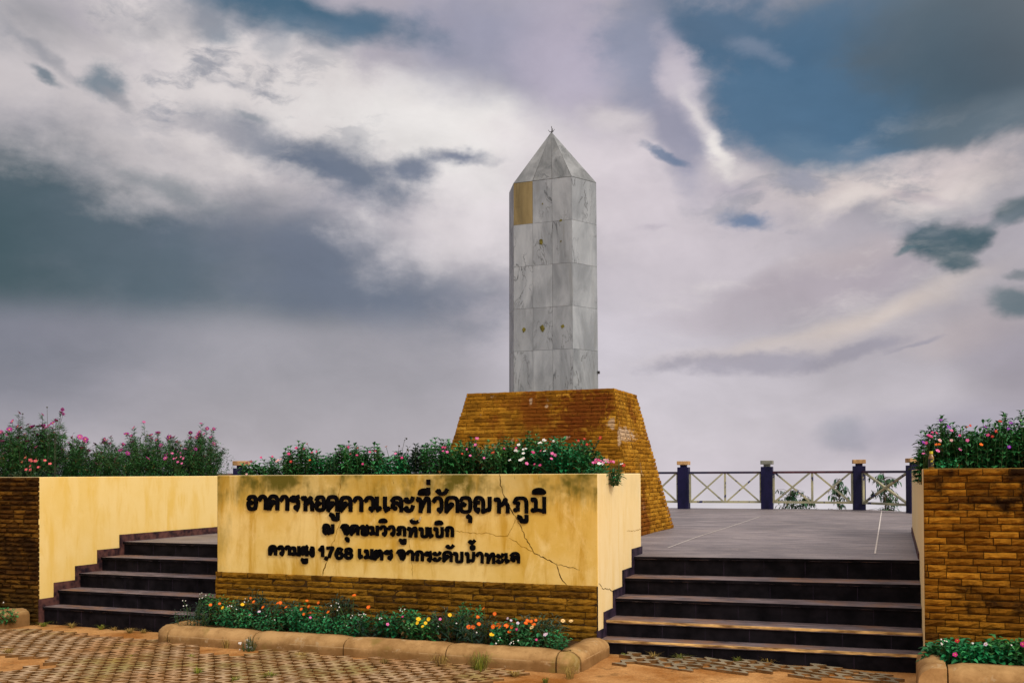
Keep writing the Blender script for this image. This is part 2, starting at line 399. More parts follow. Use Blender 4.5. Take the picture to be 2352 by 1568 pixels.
def tread_mat():
    m, N = material('dusty_tread', 0.6, 0.3)
    n = N.noise(N.mapping(N.obj, scl=(0.8, 3.0, 3.0)), 4.0, 7, 0.7)
    c = N.mix(N.ramp(n, 0.3, 0.7), (0.035, 0.028, 0.036, 1), (0.23, 0.175, 0.18, 1))
    g = N.ramp(N.noise(N.mapping(N.obj, scl=(1.5, 9, 9)), 6.0, 7, 0.72), 0.56, 0.70); c = N.mix(N.math('MULTIPLY', g, 0.55), c, (0.36, 0.29, 0.27, 1))
    d = N.ramp(N.noise(N.obj, 2.4, 6, 0.68), 0.46, 0.66)
    c = N.mix(N.math('MULTIPLY', d, 0.7), c, (0.25, 0.125, 0.065, 1))
    N.put(N.b.inputs['Base Color'], c); bump(N, n, 0.2, 0.004); return m
TREAD = tread_mat()
NOSE = simple('worn_ochre_nosing', (0.12, 0.05, 0.012), (0.85, 0.52, 0.19), 5, 0.75, 0.2, 0.3, (1, 1, 6), 0.0, 8)
def deck_mat():
    m, N = material('terrazzo_deck', 0.55, 0.3)
    n = N.noise(N.mapping(N.obj, rot=(0, 0, -TH), scl=(0.7, 2.2, 1)), 2.6, 8, 0.72)
    c = N.mix(N.ramp(n, 0.25, 0.75), (0.115, 0.098, 0.108, 1), (0.285, 0.24, 0.235, 1))
    big = N.noise(N.obj, 0.55, 4, 0.6)
    c = N.mix(1.0, c, N.ramp(big, 0.3, 0.7, 0.78, 1.18), 'MULTIPLY')
    g = N.ramp(N.noise(N.obj, 90, 2, 0.5), 0.4, 0.6, 0.86, 1.1)
    c = N.mix(1.0, c, g, 'MULTIPLY')
    wt = N.ramp(N.noise(N.mapping(N.obj, loc=(2, 5, 0), rot=(0, 0, -TH), scl=(0.8, 1.6, 1)), 1.3, 7, 0.66), 0.50, 0.66)
    c = N.mix(N.math('MULTIPLY', wt, 0.45), c, (0.085, 0.07, 0.075, 1))
    dn_ = N.ramp(N.noise(N.mapping(N.obj, loc=(8, 1, 0)), 2.2, 7, 0.68), 0.54, 0.70)
    c = N.mix(N.math('MULTIPLY', dn_, 0.4), c, (0.36, 0.29, 0.26, 1))
    sp = N.ramp(N.noise(N.obj, 16, 2, 0.5), 0.72, 0.75)
    c = N.mix(sp, c, (0.03, 0.025, 0.03, 1))
    N.put(N.b.inputs['Base Color'], c); return m
DECK = deck_mat()
JOINT = simple('pale_joint', (0.50, 0.45, 0.42), (0.66, 0.60, 0.55), 9, 0.8)
JOINT_F = simple('faint_joint', (0.30, 0.26, 0.26), (0.40, 0.35, 0.34), 9, 0.8)
SKIRT = simple('purple_skirting', (0.005, 0.004, 0.011), (0.045, 0.028, 0.05), 9, 0.7, 0.12, 0.1, (1, 1, 1), 0.0, 7)
SKIRT_R = simple('reddish_skirting', (0.010, 0.006, 0.011), (0.12, 0.05, 0.042), 10, 0.7, 0.12, 0.1, (1, 1, 1), 0.0, 7)
BLACK = simple('black_letter', (0.0015, 0.0013, 0.0016), (0.0045, 0.004, 0.005), 14, 0.9, 0.03)
GHOST = simple('flaked_letter', (0.30, 0.20, 0.06), (0.62, 0.50, 0.30), 30, 0.9, 0.1)
CRACK = simple('crack_line', (0.035, 0.018, 0.002), (0.09, 0.045, 0.004), 20, 0.95, 0.05)
CRACK_F = simple('faint_crack_line', (0.22, 0.11, 0.006), (0.34, 0.18, 0.01), 20, 0.95, 0.05)
def marble(name, c1, c2, vein, tint=0.0):
    m, N = material(name, 0.5, 0.35)
    off = N.node('ShaderNodeCombineXYZ'); N.put(off.inputs[0], N.math('MULTIPLY', N.var, 17.0)); N.put(off.inputs[2], N.math('MULTIPLY', N.var, 9.0))
    p = N.vmath('ADD', N.obj, off.outputs[0])
    p = N.mapping(p, rot=(0, radians(28), 0), scl=(2.4, 2.4, 0.8))
    n = N.noise(p, 1.6, 7, 0.62, 0.6)
    c = N.mix(N.ramp(n, 0.3, 0.7), c1 + (1,), c2 + (1,))
    r = N.noise(p, 1.9, 6, 0.6, 1.0)
    v = N.ramp(N.math('ABSOLUTE', N.math('SUBTRACT', r, 0.5)), 0.022, 0.0)
    pres = N.ramp(N.noise(N.vmath('ADD', N.obj, off.outputs[0]), 1.4, 3, 0.5), 0.46, 0.64)
    c = N.mix(N.math('MULTIPLY', N.math('MULTIPLY', v, pres), 0.75), c, vein + (1,))
    w = N.ramp(N.noise(N.mapping(N.obj, scl=(7, 7, 0.7)), 1.5, 6, 0.65), 0.56, 0.74)
    c = N.mix(N.math('MULTIPLY', w, 0.35), c, (0.14, 0.145, 0.13, 1))
    c = N.mix(1.0, c, N.ramp(N.var, 0.0, 1.0, 0.90, 1.08, smooth=False), 'MULTIPLY')
    N.put(N.b.inputs['Base Color'], c)
    return m
MARBLE = marble('grey_marble', (0.160, 0.178, 0.200), (0.305, 0.330, 0.362), (0.025, 0.03, 0.034))
MARBLE_D = marble('weathered_marble', (0.10, 0.108, 0.114), (0.23, 0.24, 0.252), (0.02, 0.024, 0.026))
OCHRE = marble('yellowed_marble', (0.13, 0.097, 0.036), (0.225, 0.17, 0.07), (0.07, 0.05, 0.015))
GROUT = simple('dark_grout', (0.06, 0.06, 0.06), (0.16, 0.16, 0.15), 12, 0.9)
STAIN = simple('rust_green_stain', (0.035, 0.032, 0.006), (0.16, 0.14, 0.02), 22, 0.9)
DARKM = simple('dark_metal', (0.012, 0.012, 0.014), (0.03, 0.028, 0.03), 20, 0.5)
NAVY = simple('navy_paint', (0.0035, 0.0035, 0.022), (0.010, 0.008, 0.045), 5, 0.6, 0.15, 0.05, (1, 1, 0.5), 0.0, 7)
NAVY_R = simple('navy_rail_paint', (0.006, 0.010, 0.045), (0.05, 0.022, 0.035), 3, 0.45, 0.4, 0.05, (1, 1, 1), 0.0, 6)
def rail_mat():
    m, N = material('flaking_cream_paint', 0.6, 0.3)
    n = N.noise(N.obj, 3.0, 5, 0.6)
    c = N.mix(N.ramp(n, 0.35, 0.65), (0.23, 0.225, 0.165, 1), (0.37, 0.34, 0.20, 1))
    k = N.ramp(N.noise(N.obj, 4.5, 6, 0.7), 0.56, 0.60)
    c = N.mix(k, c, (0.018, 0.020, 0.07, 1))
    N.put(N.b.inputs['Base Color'], c); return m
RAIL = rail_mat()
CAPT = simple('tan_cap_stone', (0.24, 0.13, 0.055), (0.50, 0.30, 0.13), 6, 0.8, 0.2)
CAPG = simple('grey_cap_stone', (0.12, 0.13, 0.11), (0.24, 0.23, 0.19), 8, 0.8, 0.2)
def kerb_mat():
    m, N = material('painted_concrete_kerb', 0.85, 0.15)
    n = N.noise(N.obj, 5, 7, 0.68)
    c = N.mix(N.ramp(n, 0.3, 0.7), (0.235, 0.125, 0.042, 1), (0.44, 0.26, 0.105, 1))
    z = N.node('ShaderNodeSeparateXYZ'); N.put(z.inputs[0], N.obj)
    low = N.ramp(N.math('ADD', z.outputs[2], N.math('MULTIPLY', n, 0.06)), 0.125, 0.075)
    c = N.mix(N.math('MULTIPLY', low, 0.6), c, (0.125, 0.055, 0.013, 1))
    ln = N.math('MULTIPLY', N.ramp(N.math('ABSOLUTE', N.math('SUBTRACT', z.outputs[2], 0.078)), 0.006, 0.002), N.ramp(N.noise(N.obj, 9, 5, 0.6), 0.42, 0.55))
    c = N.mix(N.math('MULTIPLY', ln, 0.6), c, (0.48, 0.31, 0.15, 1))
    ch = N.ramp(N.noise(N.obj, 6.5, 7, 0.7), 0.60, 0.64)
    c = N.mix(N.math('MULTIPLY', ch, 0.5), c, (0.42, 0.30, 0.17, 1))
    mo = N.ramp(N.noise(N.obj, 2.2, 5, 0.6), 0.58, 0.68)
    c = N.mix(N.math('MULTIPLY', mo, 0.55), c, (0.15, 0.12, 0.02, 1))
    sp = N.ramp(N.noise(N.obj, 70, 2, 0.5), 0.66, 0.72)
    c = N.mix(N.math('MULTIPLY', sp, 0.45), c, (0.10, 0.055, 0.02, 1))
    c = N.mix(1.0, c, N.ramp(N.var, 0, 1, 0.8, 1.12, smooth=False), 'MULTIPLY')
    N.put(N.b.inputs['Base Color'], c); bump(N, N.noise(N.obj, 60, 4, 0.6), 0.3, 0.004); return m
KERB = kerb_mat()
def dirt_mat():
    m, N = material('laterite_dirt', 0.95, 0.1)
    n = N.noise(N.obj, 1.4, 8, 0.66)
    c = N.mix(N.ramp(n, 0.32, 0.68), (0.27, 0.095, 0.014, 1), (0.58, 0.31, 0.115, 1))
    g = N.noise(N.obj, 55, 5, 0.7)
    c = N.mix(1.0, c, N.ramp(g, 0.3, 0.7, 0.68, 1.2, smooth=False), 'MULTIPLY')
    d = N.ramp(N.noise(N.obj, 3.7, 6, 0.7), 0.56, 0.70)
    c = N.mix(N.math('MULTIPLY', d, 0.6), c, (0.10, 0.052, 0.015, 1))
    sp = N.ramp(N.noise(N.obj, 38, 2, 0.5), 0.70, 0.74)
    c = N.mix(N.math('MULTIPLY', sp, 0.8), c, (0.09, 0.055, 0.03, 1))
    N.put(N.b.inputs['Base Color'], c); bump(N, g, 0.6, 0.012); return m
DIRT = dirt_mat()
SOIL = simple('dark_soil', (0.030, 0.016, 0.007), (0.085, 0.042, 0.014), 22, 0.95, 0.1, 0.8)
def paver_mat():
    m, N = material('paver_concrete', 0.92, 0.05)
    n = N.noise(N.obj, 6, 7, 0.68); f = N.math('ADD', N.math('MULTIPLY', N.ramp(n, 0.3, 0.7), 0.6), N.math('MULTIPLY', N.var, 0.4))
    c = N.mix(f, (0.21, 0.135, 0.075, 1), (0.50, 0.345, 0.205, 1))
    d = N.ramp(N.noise(N.obj, 0.9, 6, 0.65), 0.44, 0.64); c = N.mix(N.math('MULTIPLY', d, 0.65), c, (0.34, 0.15, 0.045, 1))
    g = N.ramp(N.noise(N.mapping(N.obj, loc=(9, 3, 0)), 0.8, 6, 0.66), 0.50, 0.64); c = N.mix(N.math('MULTIPLY', g, 0.6), c, (0.20, 0.17, 0.03, 1))
    N.put(N.b.inputs['Base Color'], c); bump(N, N.noise(N.obj, 40, 5, 0.65), 0.5, 0.008); return m
PAVER = paver_mat()
PSIDE = simple('hole_shade_paver_side', (0.095, 0.048, 0.016), (0.21, 0.105, 0.036), 14, 0.95, 0.05)  # shade of the paver holes painted into a dirt-brown side colour
PAVER_G = simple('grey_paver_concrete', (0.13, 0.105, 0.066), (0.30, 0.24, 0.155), 9, 0.9, 0.15, 0.4, (1, 1, 1), 0.35, 7)
def leaf_mat(name, dark, light, tip, rough=0.45):
    m, N = material(name, rough, 0.35)
    c = N.mix(N.ramp(N.var, 0.0, 0.75), dark + (1,), light + (1,))
    c = N.mix(N.ramp(N.var, 0.82, 1.0), c, tip + (1,))
    c = N.mix(1.0, c, N.ramp(N.noise(N.obj, 5, 3, 0.5), 0.3, 0.7, 0.65, 1.3), 'MULTIPLY')
    hv = N.noise(N.obj, 3.1, 3, 0.5); c = N.mix(N.math('MULTIPLY', N.ramp(hv, 0.52, 0.68), 0.35), c, N.mix(0.5, light + (1,), (0.09, 0.11, 0.01, 1)))
    c = N.mix(N.ramp(N.var, 0.05, 0.02), c, (0.11, 0.055, 0.012, 1))
    N.put(N.b.inputs['Base Color'], c)
    N.b.inputs['Subsurface Weight'].default_value = 0.0
    return m
LEAF_V = leaf_mat('vinca_leaf', (0.004, 0.026, 0.009), (0.036, 0.185, 0.048), (0.15, 0.36, 0.075), 0.4)
LEAF_B = leaf_mat('bright_leaf', (0.004, 0.065, 0.020), (0.012, 0.19, 0.060), (0.05, 0.32, 0.09), 0.5)
LEAF_C = leaf_mat('cosmos_leaf', (0.005, 0.032, 0.010), (0.032, 0.145, 0.030), (0.12, 0.22, 0.025), 0.6)
LEAF_D = leaf_mat('dusky_leaf', (0.006, 0.022, 0.014), (0.022, 0.062, 0.040), (0.07, 0.13, 0.08), 0.5)
LEAF_T = leaf_mat('tree_leaf', (0.012, 0.040, 0.024), (0.035, 0.12, 0.055), (0.09, 0.22, 0.07), 0.5)
GRASS = leaf_mat('grass_blade', (0.04, 0.07, 0.006), (0.20, 0.21, 0.015), (0.40, 0.33, 0.06), 0.7)
DRY = leaf_mat('dry_grass_blade', (0.09, 0.055, 0.012), (0.34, 0.22, 0.05), (0.5, 0.36, 0.10), 0.8)
STEMM = simple('green_stem', (0.02, 0.05, 0.012), (0.05, 0.09, 0.02), 10, 0.6)
DARKSTEM = simple('dusky_stem', (0.03, 0.035, 0.022), (0.07, 0.065, 0.04), 10, 0.7)
BARK = simple('bark', (0.04, 0.028, 0.016), (0.10, 0.07, 0.04), 14, 0.9)
def petal(name, c, c2=None):
    m, N = material('petal_' + name, 0.55, 0.25)
    c2 = c2 or tuple(x * 0.55 for x in c)
    N.put(N.b.inputs['Base Color'], N.mix(N.var, c2 + (1,), c + (1,)))
    return m
PET = {
 'magenta': petal('magenta', (0.56, 0.012, 0.20)), 'pink': petal('pink', (0.72, 0.13, 0.40)), 'red': petal('red', (0.46, 0.008, 0.022)),
 'white': petal('white', (0.78, 0.78, 0.76), (0.6, 0.6, 0.62)), 'violet': petal('violet', (0.22, 0.015, 0.42)), 'pale': petal('pale', (0.66, 0.36, 0.40)),
 'orange': petal('orange', (0.80, 0.13, 0.006), (0.6, 0.06, 0.004)), 'yellow': petal('yellow', (0.85, 0.52, 0.008), (0.7, 0.36, 0.005)),
 'cream': petal('cream', (0.85, 0.62, 0.26), (0.45, 0.12, 0.02)), 'lilac': petal('lilac', (0.66, 0.54, 0.68), (0.5, 0.36, 0.55)),
 'cosmos': petal('cosmos', (0.26, 0.014, 0.17), (0.10, 0.006, 0.075)), 'cosmospink': petal('cosmospink', (0.44, 0.075, 0.28), (0.24, 0.03, 0.15)),
 'salmon': petal('salmon', (0.66, 0.10, 0.14), (0.5, 0.06, 0.10)), 'dkred': petal('dkred', (0.20, 0.01, 0.06)),
}
EYEM = {'yellow': simple('flower_eye', (0.55, 0.28, 0.01), (0.7, 0.42, 0.02), 30, 0.8), 'dark': simple('dark_flower_eye', (0.05, 0.02, 0.01), (0.12, 0.05, 0.01), 30, 0.8)}
GLASS_A = simple('amber_glass', (0.11, 0.045, 0.003), (0.22, 0.10, 0.006), 12, 0.12, 0.6)
BOT_LABEL = simple('black_label', (0.006, 0.006, 0.005), (0.014, 0.013, 0.008), 12, 0.4, 0.4)
BOT_YEL = simple('yellow_print', (0.42, 0.36, 0.01), (0.58, 0.50, 0.02), 12, 0.45, 0.4)

# ================================================================== setting: ground, deck, pavers
def sstep(a, b, x):
    t = min(1, max(0, (x - a) / (b - a))); return t * t * (3 - 2 * t)
def ground_h(x, y):
    return -0.075 * sstep(5.8, 6.7, -x) * sstep(6.7, 7.5, y) + 0.02 * mnoise.noise(Vector((x * 0.5, y * 0.5, 3))) + 0.012 * mnoise.noise(Vector((x * 1.9, y * 1.9, 9)))
def build_ground():
    mb = MB(); xs = [-400, -120, -60, -36, -24, -18] + [-14 + 0.2 * i for i in range(101)] + [8, 11, 16, 26, 60, 120, 400]
    ys = [-300, -80, -30, -12, -4, 0, 2] + [3.5 + 0.15 * i for i in range(40)] + [9.8, 10.5, 12, 15, 19, 21.6, 23, 25, 28, 34, 60, 200]
    rows = []
    for y in ys:
        r = []
        for x in xs:
            z = ground_h(x, y) if 2.5 < y < 9.6 and -14.5 < x < 6.5 else 0.0
            q = max(0, y - 21.5); z -= min(60, 1.1 * q)
            q = max(0, abs(x + 4) - 40); z -= min(60, 0.5 * q)
            q = max(0, -40 - y); z -= min(40, 0.2 * q)
            r.append((x, y, z))
        rows.append(r)
    mb.grid(rows)
    return structure(mb.build('ground', DIRT, smooth=True))
build_ground()

def build_deck():
    mb = MB()
    poly = [(uL - 0.02, 9.128), (uR + 0.05, 9.128), (uR + 0.05, 14.0), (1.9, 18.05), (-0.52, 21.62), (-8.4, 21.62), (-11.4, 18.1), (-11.4, 14.5), (uL - 0.02, 11.65)]
    n = len(poly)
    dz = lambda p: (-0.016 if p[0] < -2 else 0.022) if (p[1] < 9.2 and p[0] > -3) else 0.0
    mid = (uB, 9.10)
    top = [(uL - 0.02, 9.128, ZD), (uA, 9.128, ZD), (uB - 0.02, 9.128, ZD - 0.014), (uR + 0.05, 9.128, ZD + 0.020)] + [(p[0], p[1], ZD) for p in poly[2:]]
    b = len(mb.v)
    cx = (-4.3, 14.0, ZD)
    for i in range(len(top)):
        p, q = top[i], top[(i + 1) % len(top)]
        mb.face([cx, p, q])
        if i > 2: mb.face([(p[0], p[1], -0.4), (q[0], q[1], -0.4), q, p])
    def deck_z(x, y):
        for i in range(len(top)):
            p, q = top[i], top[(i + 1) % len(top)]
            d0 = (q[1] - cx[1]) * (p[0] - cx[0]) - (q[0] - cx[0]) * (p[1] - cx[1])
            a_ = ((q[1] - cx[1]) * (x - cx[0]) - (q[0] - cx[0]) * (y - cx[1])) / d0; b_ = ((p[0] - cx[0]) * (y - cx[1]) - (p[1] - cx[1]) * (x - cx[0])) / d0
            if a_ >= 0 and b_ >= 0: return cx[2] + a_ * (p[2] - cx[2]) + b_ * (q[2] - cx[2])
        return ZD
    # pale joints laid 5 mm proud
    def strip(a, bb, w, mi):
        a = Vector(a); bb = Vector(bb); t = (bb - a).normalized(); x = Vector((-t.y, t.x, 0)) * w / 2; rows = [[], []]
        for k in range(25):
            p = a.lerp(bb, k / 24); p.z = deck_z(p.x, p.y) + 0.005; rows[0].append(p - x); rows[1].append(p + x)
        mb.grid(rows, 0.5, mi)
    def dp(px, py):
        u, v = 0, 0
        d = (EYE - ZD) * F / (py + 0.0047 * (px - 1176) - 1087); X = (px - 1176) / F * d
        return Vector((X * CS - d * SN, X * SN + d * CS, ZD))
    strip(dp(1533, 1257), dp(1742, 1187), 0.013, 1)
    strip(dp(2008, 1276), dp(2024, 1173), 0.015, 1)
    strip(dp(1500, 1238), dp(2094, 1242), 0.016, 2)
    for a, bb in ((dp(1742, 1187), dp(1800, 1168)),): strip(a, bb, 0.012, 2)
    return structure(mb.build('terrace', [DECK, JOINT, JOINT_F]))
build_deck()

def pavers(name, mat, origin, dirn, length, nband, period, pitch, keep, z0, seed):
    """wavy interlocking grass pavers: bands whose bulges touch and leave holes between"""
    r = random.Random(seed); mb = MB()
    t = Vector((dirn[0], dirn[1], 0)).normalized(); x = Vector((t.y, -t.x, 0))
    for k in range(nband):
        base = Vector((origin[0], origin[1], 0)) + x * (k * pitch)
        n = int(length / period)
        for j in range(n):
            a = base + t * (j * period + r.uniform(-1, 1) * 0.003) + x * r.uniform(-1, 1) * 0.002
            cpt = a + t * period / 2
            if not keep(cpt.x, cpt.y, r): continue
            zz = ground_h(cpt.x, cpt.y) + z0 + r.uniform(-0.005, 0.005) + 0.014 * mnoise.noise(Vector((cpt.x * 1.6, cpt.y * 2.6, 8))); tx, ty = r.uniform(-.05, .05), r.uniform(-.05, .05)
            L = []; Rr = []
            for i in range(9):
                q = i / 8.0; sft = 0.22 * pitch * sin(2 * pi * q) 
                w = pitch * (0.285 + 0.205 * cos(2 * pi * q * 1.0))
                p = a + t * (q * period * 0.975) + x * sft * 0.55
                L.append(p - x * w); Rr.append(p + x * w)
            ring = L + Rr[::-1]
            top = [Vector((p.x, p.y, zz + (p.x - cpt.x) * tx + (p.y - cpt.y) * ty)) for p in ring]
            sh = r.random()
            for i in range(8): mb.face([top[i], top[17 - i], top[16 - i], top[i + 1]], sh)
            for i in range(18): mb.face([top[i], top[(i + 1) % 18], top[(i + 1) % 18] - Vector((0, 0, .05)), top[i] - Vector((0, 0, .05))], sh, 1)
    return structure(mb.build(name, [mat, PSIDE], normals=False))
def keep_left(x, y, r):
    if y > 7.00 and x > -6.35: return False
    if y > 7.55 or x < -12.5: return False
    if x > -2.6 - (7.0 - y) * 0.25: return False
    n = mnoise.noise(Vector((x * 0.75, y * 1.1, 1.7))) + 0.4 * mnoise.noise(Vector((x * 2.4, y * 3.1, 5.2)))
    if y > 7.30 and n > -0.1: return False
    return n + r.uniform(-.08, .08) < 0.33
pavers('pavement', PAVER, (-7.2, 2.6), (-0.62, 0.78), 8.0, 54, 0.120, 0.118, keep_left, 0.024, 3)
def keep_right(x, y, r):
    if y > 7.90 or y < 7.52 + 0.10 * mnoise.noise(Vector((x * 1.3, 0, 2))) or x < -2.05 or x > -0.02: return False
    return r.random() < 0.95
pavers('pavement', PAVER_G, (-2.9, 6.8), (0.30, 0.95), 1.8, 30, 0.150, 0.125, keep_right, 0.020, 5)

# ================================================================== brickwork
def bricks(mb, O, Rv, Uv, Nv, lims, height, ch, lmin, lmax, depth, seed, gap=0.006, bias=0.0):
    r = random.Random(seed); O = Vector(O); Rv = Vector(Rv); Uv = Vector(Uv); Nv = Vector(Nv)
    n = max(1, round(height / ch)); ch = height / n
    for i in range(n):
        t0, t1 = i * ch + gap * 0.5, (i + 1) * ch - gap * 0.5
        s0, s1 = lims((t0 + t1) / 2)
        s = s0 - r.uniform(0, lmax * 0.8)
        while s < s1:
            L = r.uniform(lmin, lmax); a, b = max(s, s0), min(s + L, s1); s += L
            if b - a < 0.012: continue
            a += gap * 0.4; b -= gap * 0.4
            nx = max(2, int((b - a) / 0.035)); base = depth * r.uniform(0.25, 0.75); var = min(1, max(0, r.gauss(0.5 + bias, 0.24)))
            q = lambda ss, tt, d: O + Rv * ss + Uv * tt + Nv * d
            tt = [t0, t0 + (t1 - t0) * r.uniform(.25, .4), t0 + (t1 - t0) * r.uniform(.6, .8), t1]
            rows = []
            for k, tv in enumerate(tt):
                row = []
                for j in range(nx + 1):
                    ss = a + (b - a) * j / nx
                    e = (j in (0, nx)) or (k in (0, 3))
                    d = base + (r.uniform(-.35, .1) if e else r.uniform(0.0, .7)) * depth + (-.25 * r.random() if k == 0 else .08 * (k == 2)) * depth
                    jit = 0 if k in (0, 3) else r.uniform(-.004, .004)
                    if k in (0, 3): jit = r.uniform(-.0022, .0022)
                    row.append(q(ss, tv + jit, max(0.002, d)))
                rows.append(row)
            mb.grid(rows, var)
            back = [[p - Nv * ((p - O).dot(Nv) + 0.01) for p in rows[0]], [p - Nv * ((p - O).dot(Nv) + 0.01) for p in rows[-1]]]
            mb.grid([back[0], rows[0]], var * 0.8); mb.grid([rows[-1], back[1]], var * 0.8)
            mb.grid([[back[0][0], back[1][0]], [rows[0][0], rows[-1][0]]], var * .8)
            mb.grid([[rows[0][-1], rows[-1][-1]], [back[0][-1], back[1][-1]]], var * .8)

# ================================================================== lettering of the sign wall
GL = {
 'o_ang': ([[(0, .2), (.2, .02), (.75, 0), (1, .22), (1, .8), (.8, 1), (.2, 1), (0, .8), (0, .52), (.2, .42), (.42, .5)]], [(.33, .52, 1.35)]),
 'aa': ([[(0, .25), (.25, .02), (.7, 0), (1, .25), (1, 1)]], [(.1, .2, 1.15)]),
 'kho': ([[(0, 1), (0, .3), (.25, 0), (.75, 0), (1, .3), (1, 1)], [(.05, .95), (.3, .6), (.55, .5)]], [(.42, .48, 1.6)]),
 'ro': ([[(0, .2), (.3, .02), (.6, .08), (1, 0)], [(0, .24), (.35, .32), (.85, .3), (1, .45), (1, .75), (.8, 1)]], [(.68, .84, 1.45)]),
 'ho': ([[(.08, .08), (.32, .15), (.32, 1)], [(.32, .62), (.75, .36), (.95, .45), (1, .6), (1, 1)], [(.7, .3), (.85, .1)]], [(.1, .12, 1.35), (.82, .14, 1.4)]),
 'do': ([[(0, 1), (0, .3), (.2, 0), (.8, 0), (1, .3), (1, 1)], [(0, 1), (.3, .75), (.5, .55)], [(0, .7), (.4, .6)]], [(.44, .52, 1.75), (.25, .68, 1.3)]),
 'wo': ([[(0, .22), (.3, 0), (.75, 0), (1, .25), (1, .8), (.8, 1)]], [(.7, .86, 1.45), (.1, .2, 1.15)]),
 'e': ([[(0, 0), (0, .75), (.25, 1)]], [(.6, .84, 1.5)]),
 'lo': ([[(0, .22), (.3, 0), (.75, 0), (1, .25), (1, 1)], [(.05, .75), (.1, .5), (.4, .38), (.7, .45), (.95, .7)]], [(.32, .8, 1.45)]),
 'a_half': ([[(.05, .5), (.3, 1), (.65, 1), (.9, .6), (1, 0)]], [(.22, .42, 1.45)]),
 'tho': ([[(.08, .06), (.3, .2), (.3, 1)], [(.3, .95), (.55, .4), (.75, .05), (.95, .05), (1, .3), (1, 1)]], [(.1, .14, 1.4)]),
 'no_nen': ([[(0, .3), (.1, 0), (.35, 0), (.5, .25), (.5, 1)], [(0, .3), (.22, .32)], [(.03, .3), (.03, .8), (.2, 1)], [(.5, 1), (.85, .8), (.9, .6), (.9, 0)]], [(.2, .83, 1.4), (.85, .84, 1.4)]),
 'pho': ([[(.1, .3), (.22, .04), (.5, 0), (.85, .04), (1, .3), (1, 1)], [(.1, .32), (.38, .35), (.34, .55), (.34, .85)]], [(.16, .85, 1.4)]),
 'mo': ([[(.08, .08), (.34, .15), (.34, .8), (.2, .9)], [(.2, .85), (.6, .85), (1, .95)], [(1, 0), (1, 1)]], [(.12, .14, 1.4), (.12, .86, 1.4), (.6, .86, 1.1)]),
 'cho': ([[(0, .25), (.25, 0), (.75, 0), (1, .3), (.95, .8), (.8, 1)], [(.3, .45), (.6, .95)]], [(.4, .42, 1.7)]),
 'chor': ([[(0, .2), (.3, 0), (.5, .2), (.3, .5), (.25, .9), (.5, 1), (.85, 1), (1, .8), (1, .3), (.85, .22), (1, 0)]], [(.55, .55, 1.9), (.6, .75, 1.6)]),
 'bo': ([[(.08, .06), (.34, .15), (.34, .8), (.45, 1), (.88, 1), (1, .85), (1, 0)]], [(.12, .14, 1.4)]),
 'ko': ([[(0, .3), (.2, .02), (.7, 0), (1, .25), (1, 1)], [(0, .3), (.28, .38), (.18, .55), (.16, 1)]], []),
 'so': ([[(0, .25), (.3, .05), (.7, .12), (1, 0)], [(0.05, .35), (.1, .9)], [(.95, .2), (1, 1)], [(.1, .4), (.9, .5)]], [(.4, .65, 2.0), (.7, .6, 1.6)]),
 'ngo': ([[(.6, .0), (.95, .05), (1, .3), (1, .85), (.8, 1), (.45, .8), (.0, .48)]], [(.62, .2, 1.5), (.75, .55, 1.3)]),
 'to': ([[(0, 1), (0, .3), (.2, .02), (.48, .12), (.75, 0), (1, .3), (1, 1)], [(.05, .95), (.5, .6)], [(.5, .15), (.5, .5)]], [(.42, .52, 1.7), (.25, .7, 1.3)]),
 'nor': ([[(.08, .06), (.28, .15), (.28, 1)], [(.28, .97), (.6, .85), (.9, .8), (.95, .5), (.95, 0)]], [(.12, .14, 1.4), (.85, .86, 1.4)]),
 'uu': ([[(.1, .1), (.35, .3), (.4, .9), (.9, 1), (1, .8), (1, 0)]], [(.2, .25, 1.35), (.6, .8, 1.2)]),
 'u': ([[(.5, .15), (.95, .4), (.9, 1)]], [(.35, .25, 1.3)]),
 'i': ([[(0, 1), (.05, .4), (.35, 0), (.7, 0), (.95, .4), (1, 1), (0, 1)]], []),
 'ii': ([[(0, 1), (.08, .6), (.4, .28), (.8, .35), (1, 1), (0, 1)], [(1, 0), (1, 1)]], [(.5, .7, 1.2)]),
 'ek': ([[(.5, 0), (.5, 1)]], []),
 'han': ([[(.05, .3), (.25, .85), (.55, 1), (.85, .7), (1, .05)]], [(.2, .28, 1.35)]),
 'bowl': ([[(.0, .2), (.15, .8), (.5, 1), (.9, .6)]], [(.35, .6, 1.2)]),
 'thoh': ([[(.1, .3), (.45, 1), (.75, .7), (1, 0)]], [(.25, .3, 1.5)]),
 'nik': ([], [(.5, .5, 'full')]),
 '1': ([[(1, 1), (1, 0), (.55, .1), (0, .32)]], [(.75, .2, 1.0)]),
 'comma': ([[(.8, .05), (.25, .95)]], []),
 '7': ([[(0, 0), (1, 0), (.6, .5), (.3, 1)]], []),
 '6': ([[(.95, .12), (.6, 0), (.3, .05), (0, .45), (0, .75), (.25, 1), (.75, 1), (1, .75), (.9, .52), (.5, .44), (.1, .58)]], []),
 '8': ([[(.5, .45), (.1, .35), (.1, .1), (.4, 0), (.65, 0), (.95, .12), (.92, .35), (.5, .45), (0, .6), (0, .85), (.3, 1), (.7, 1), (1, .85), (1, .6), (.5, .45)]], []),
}
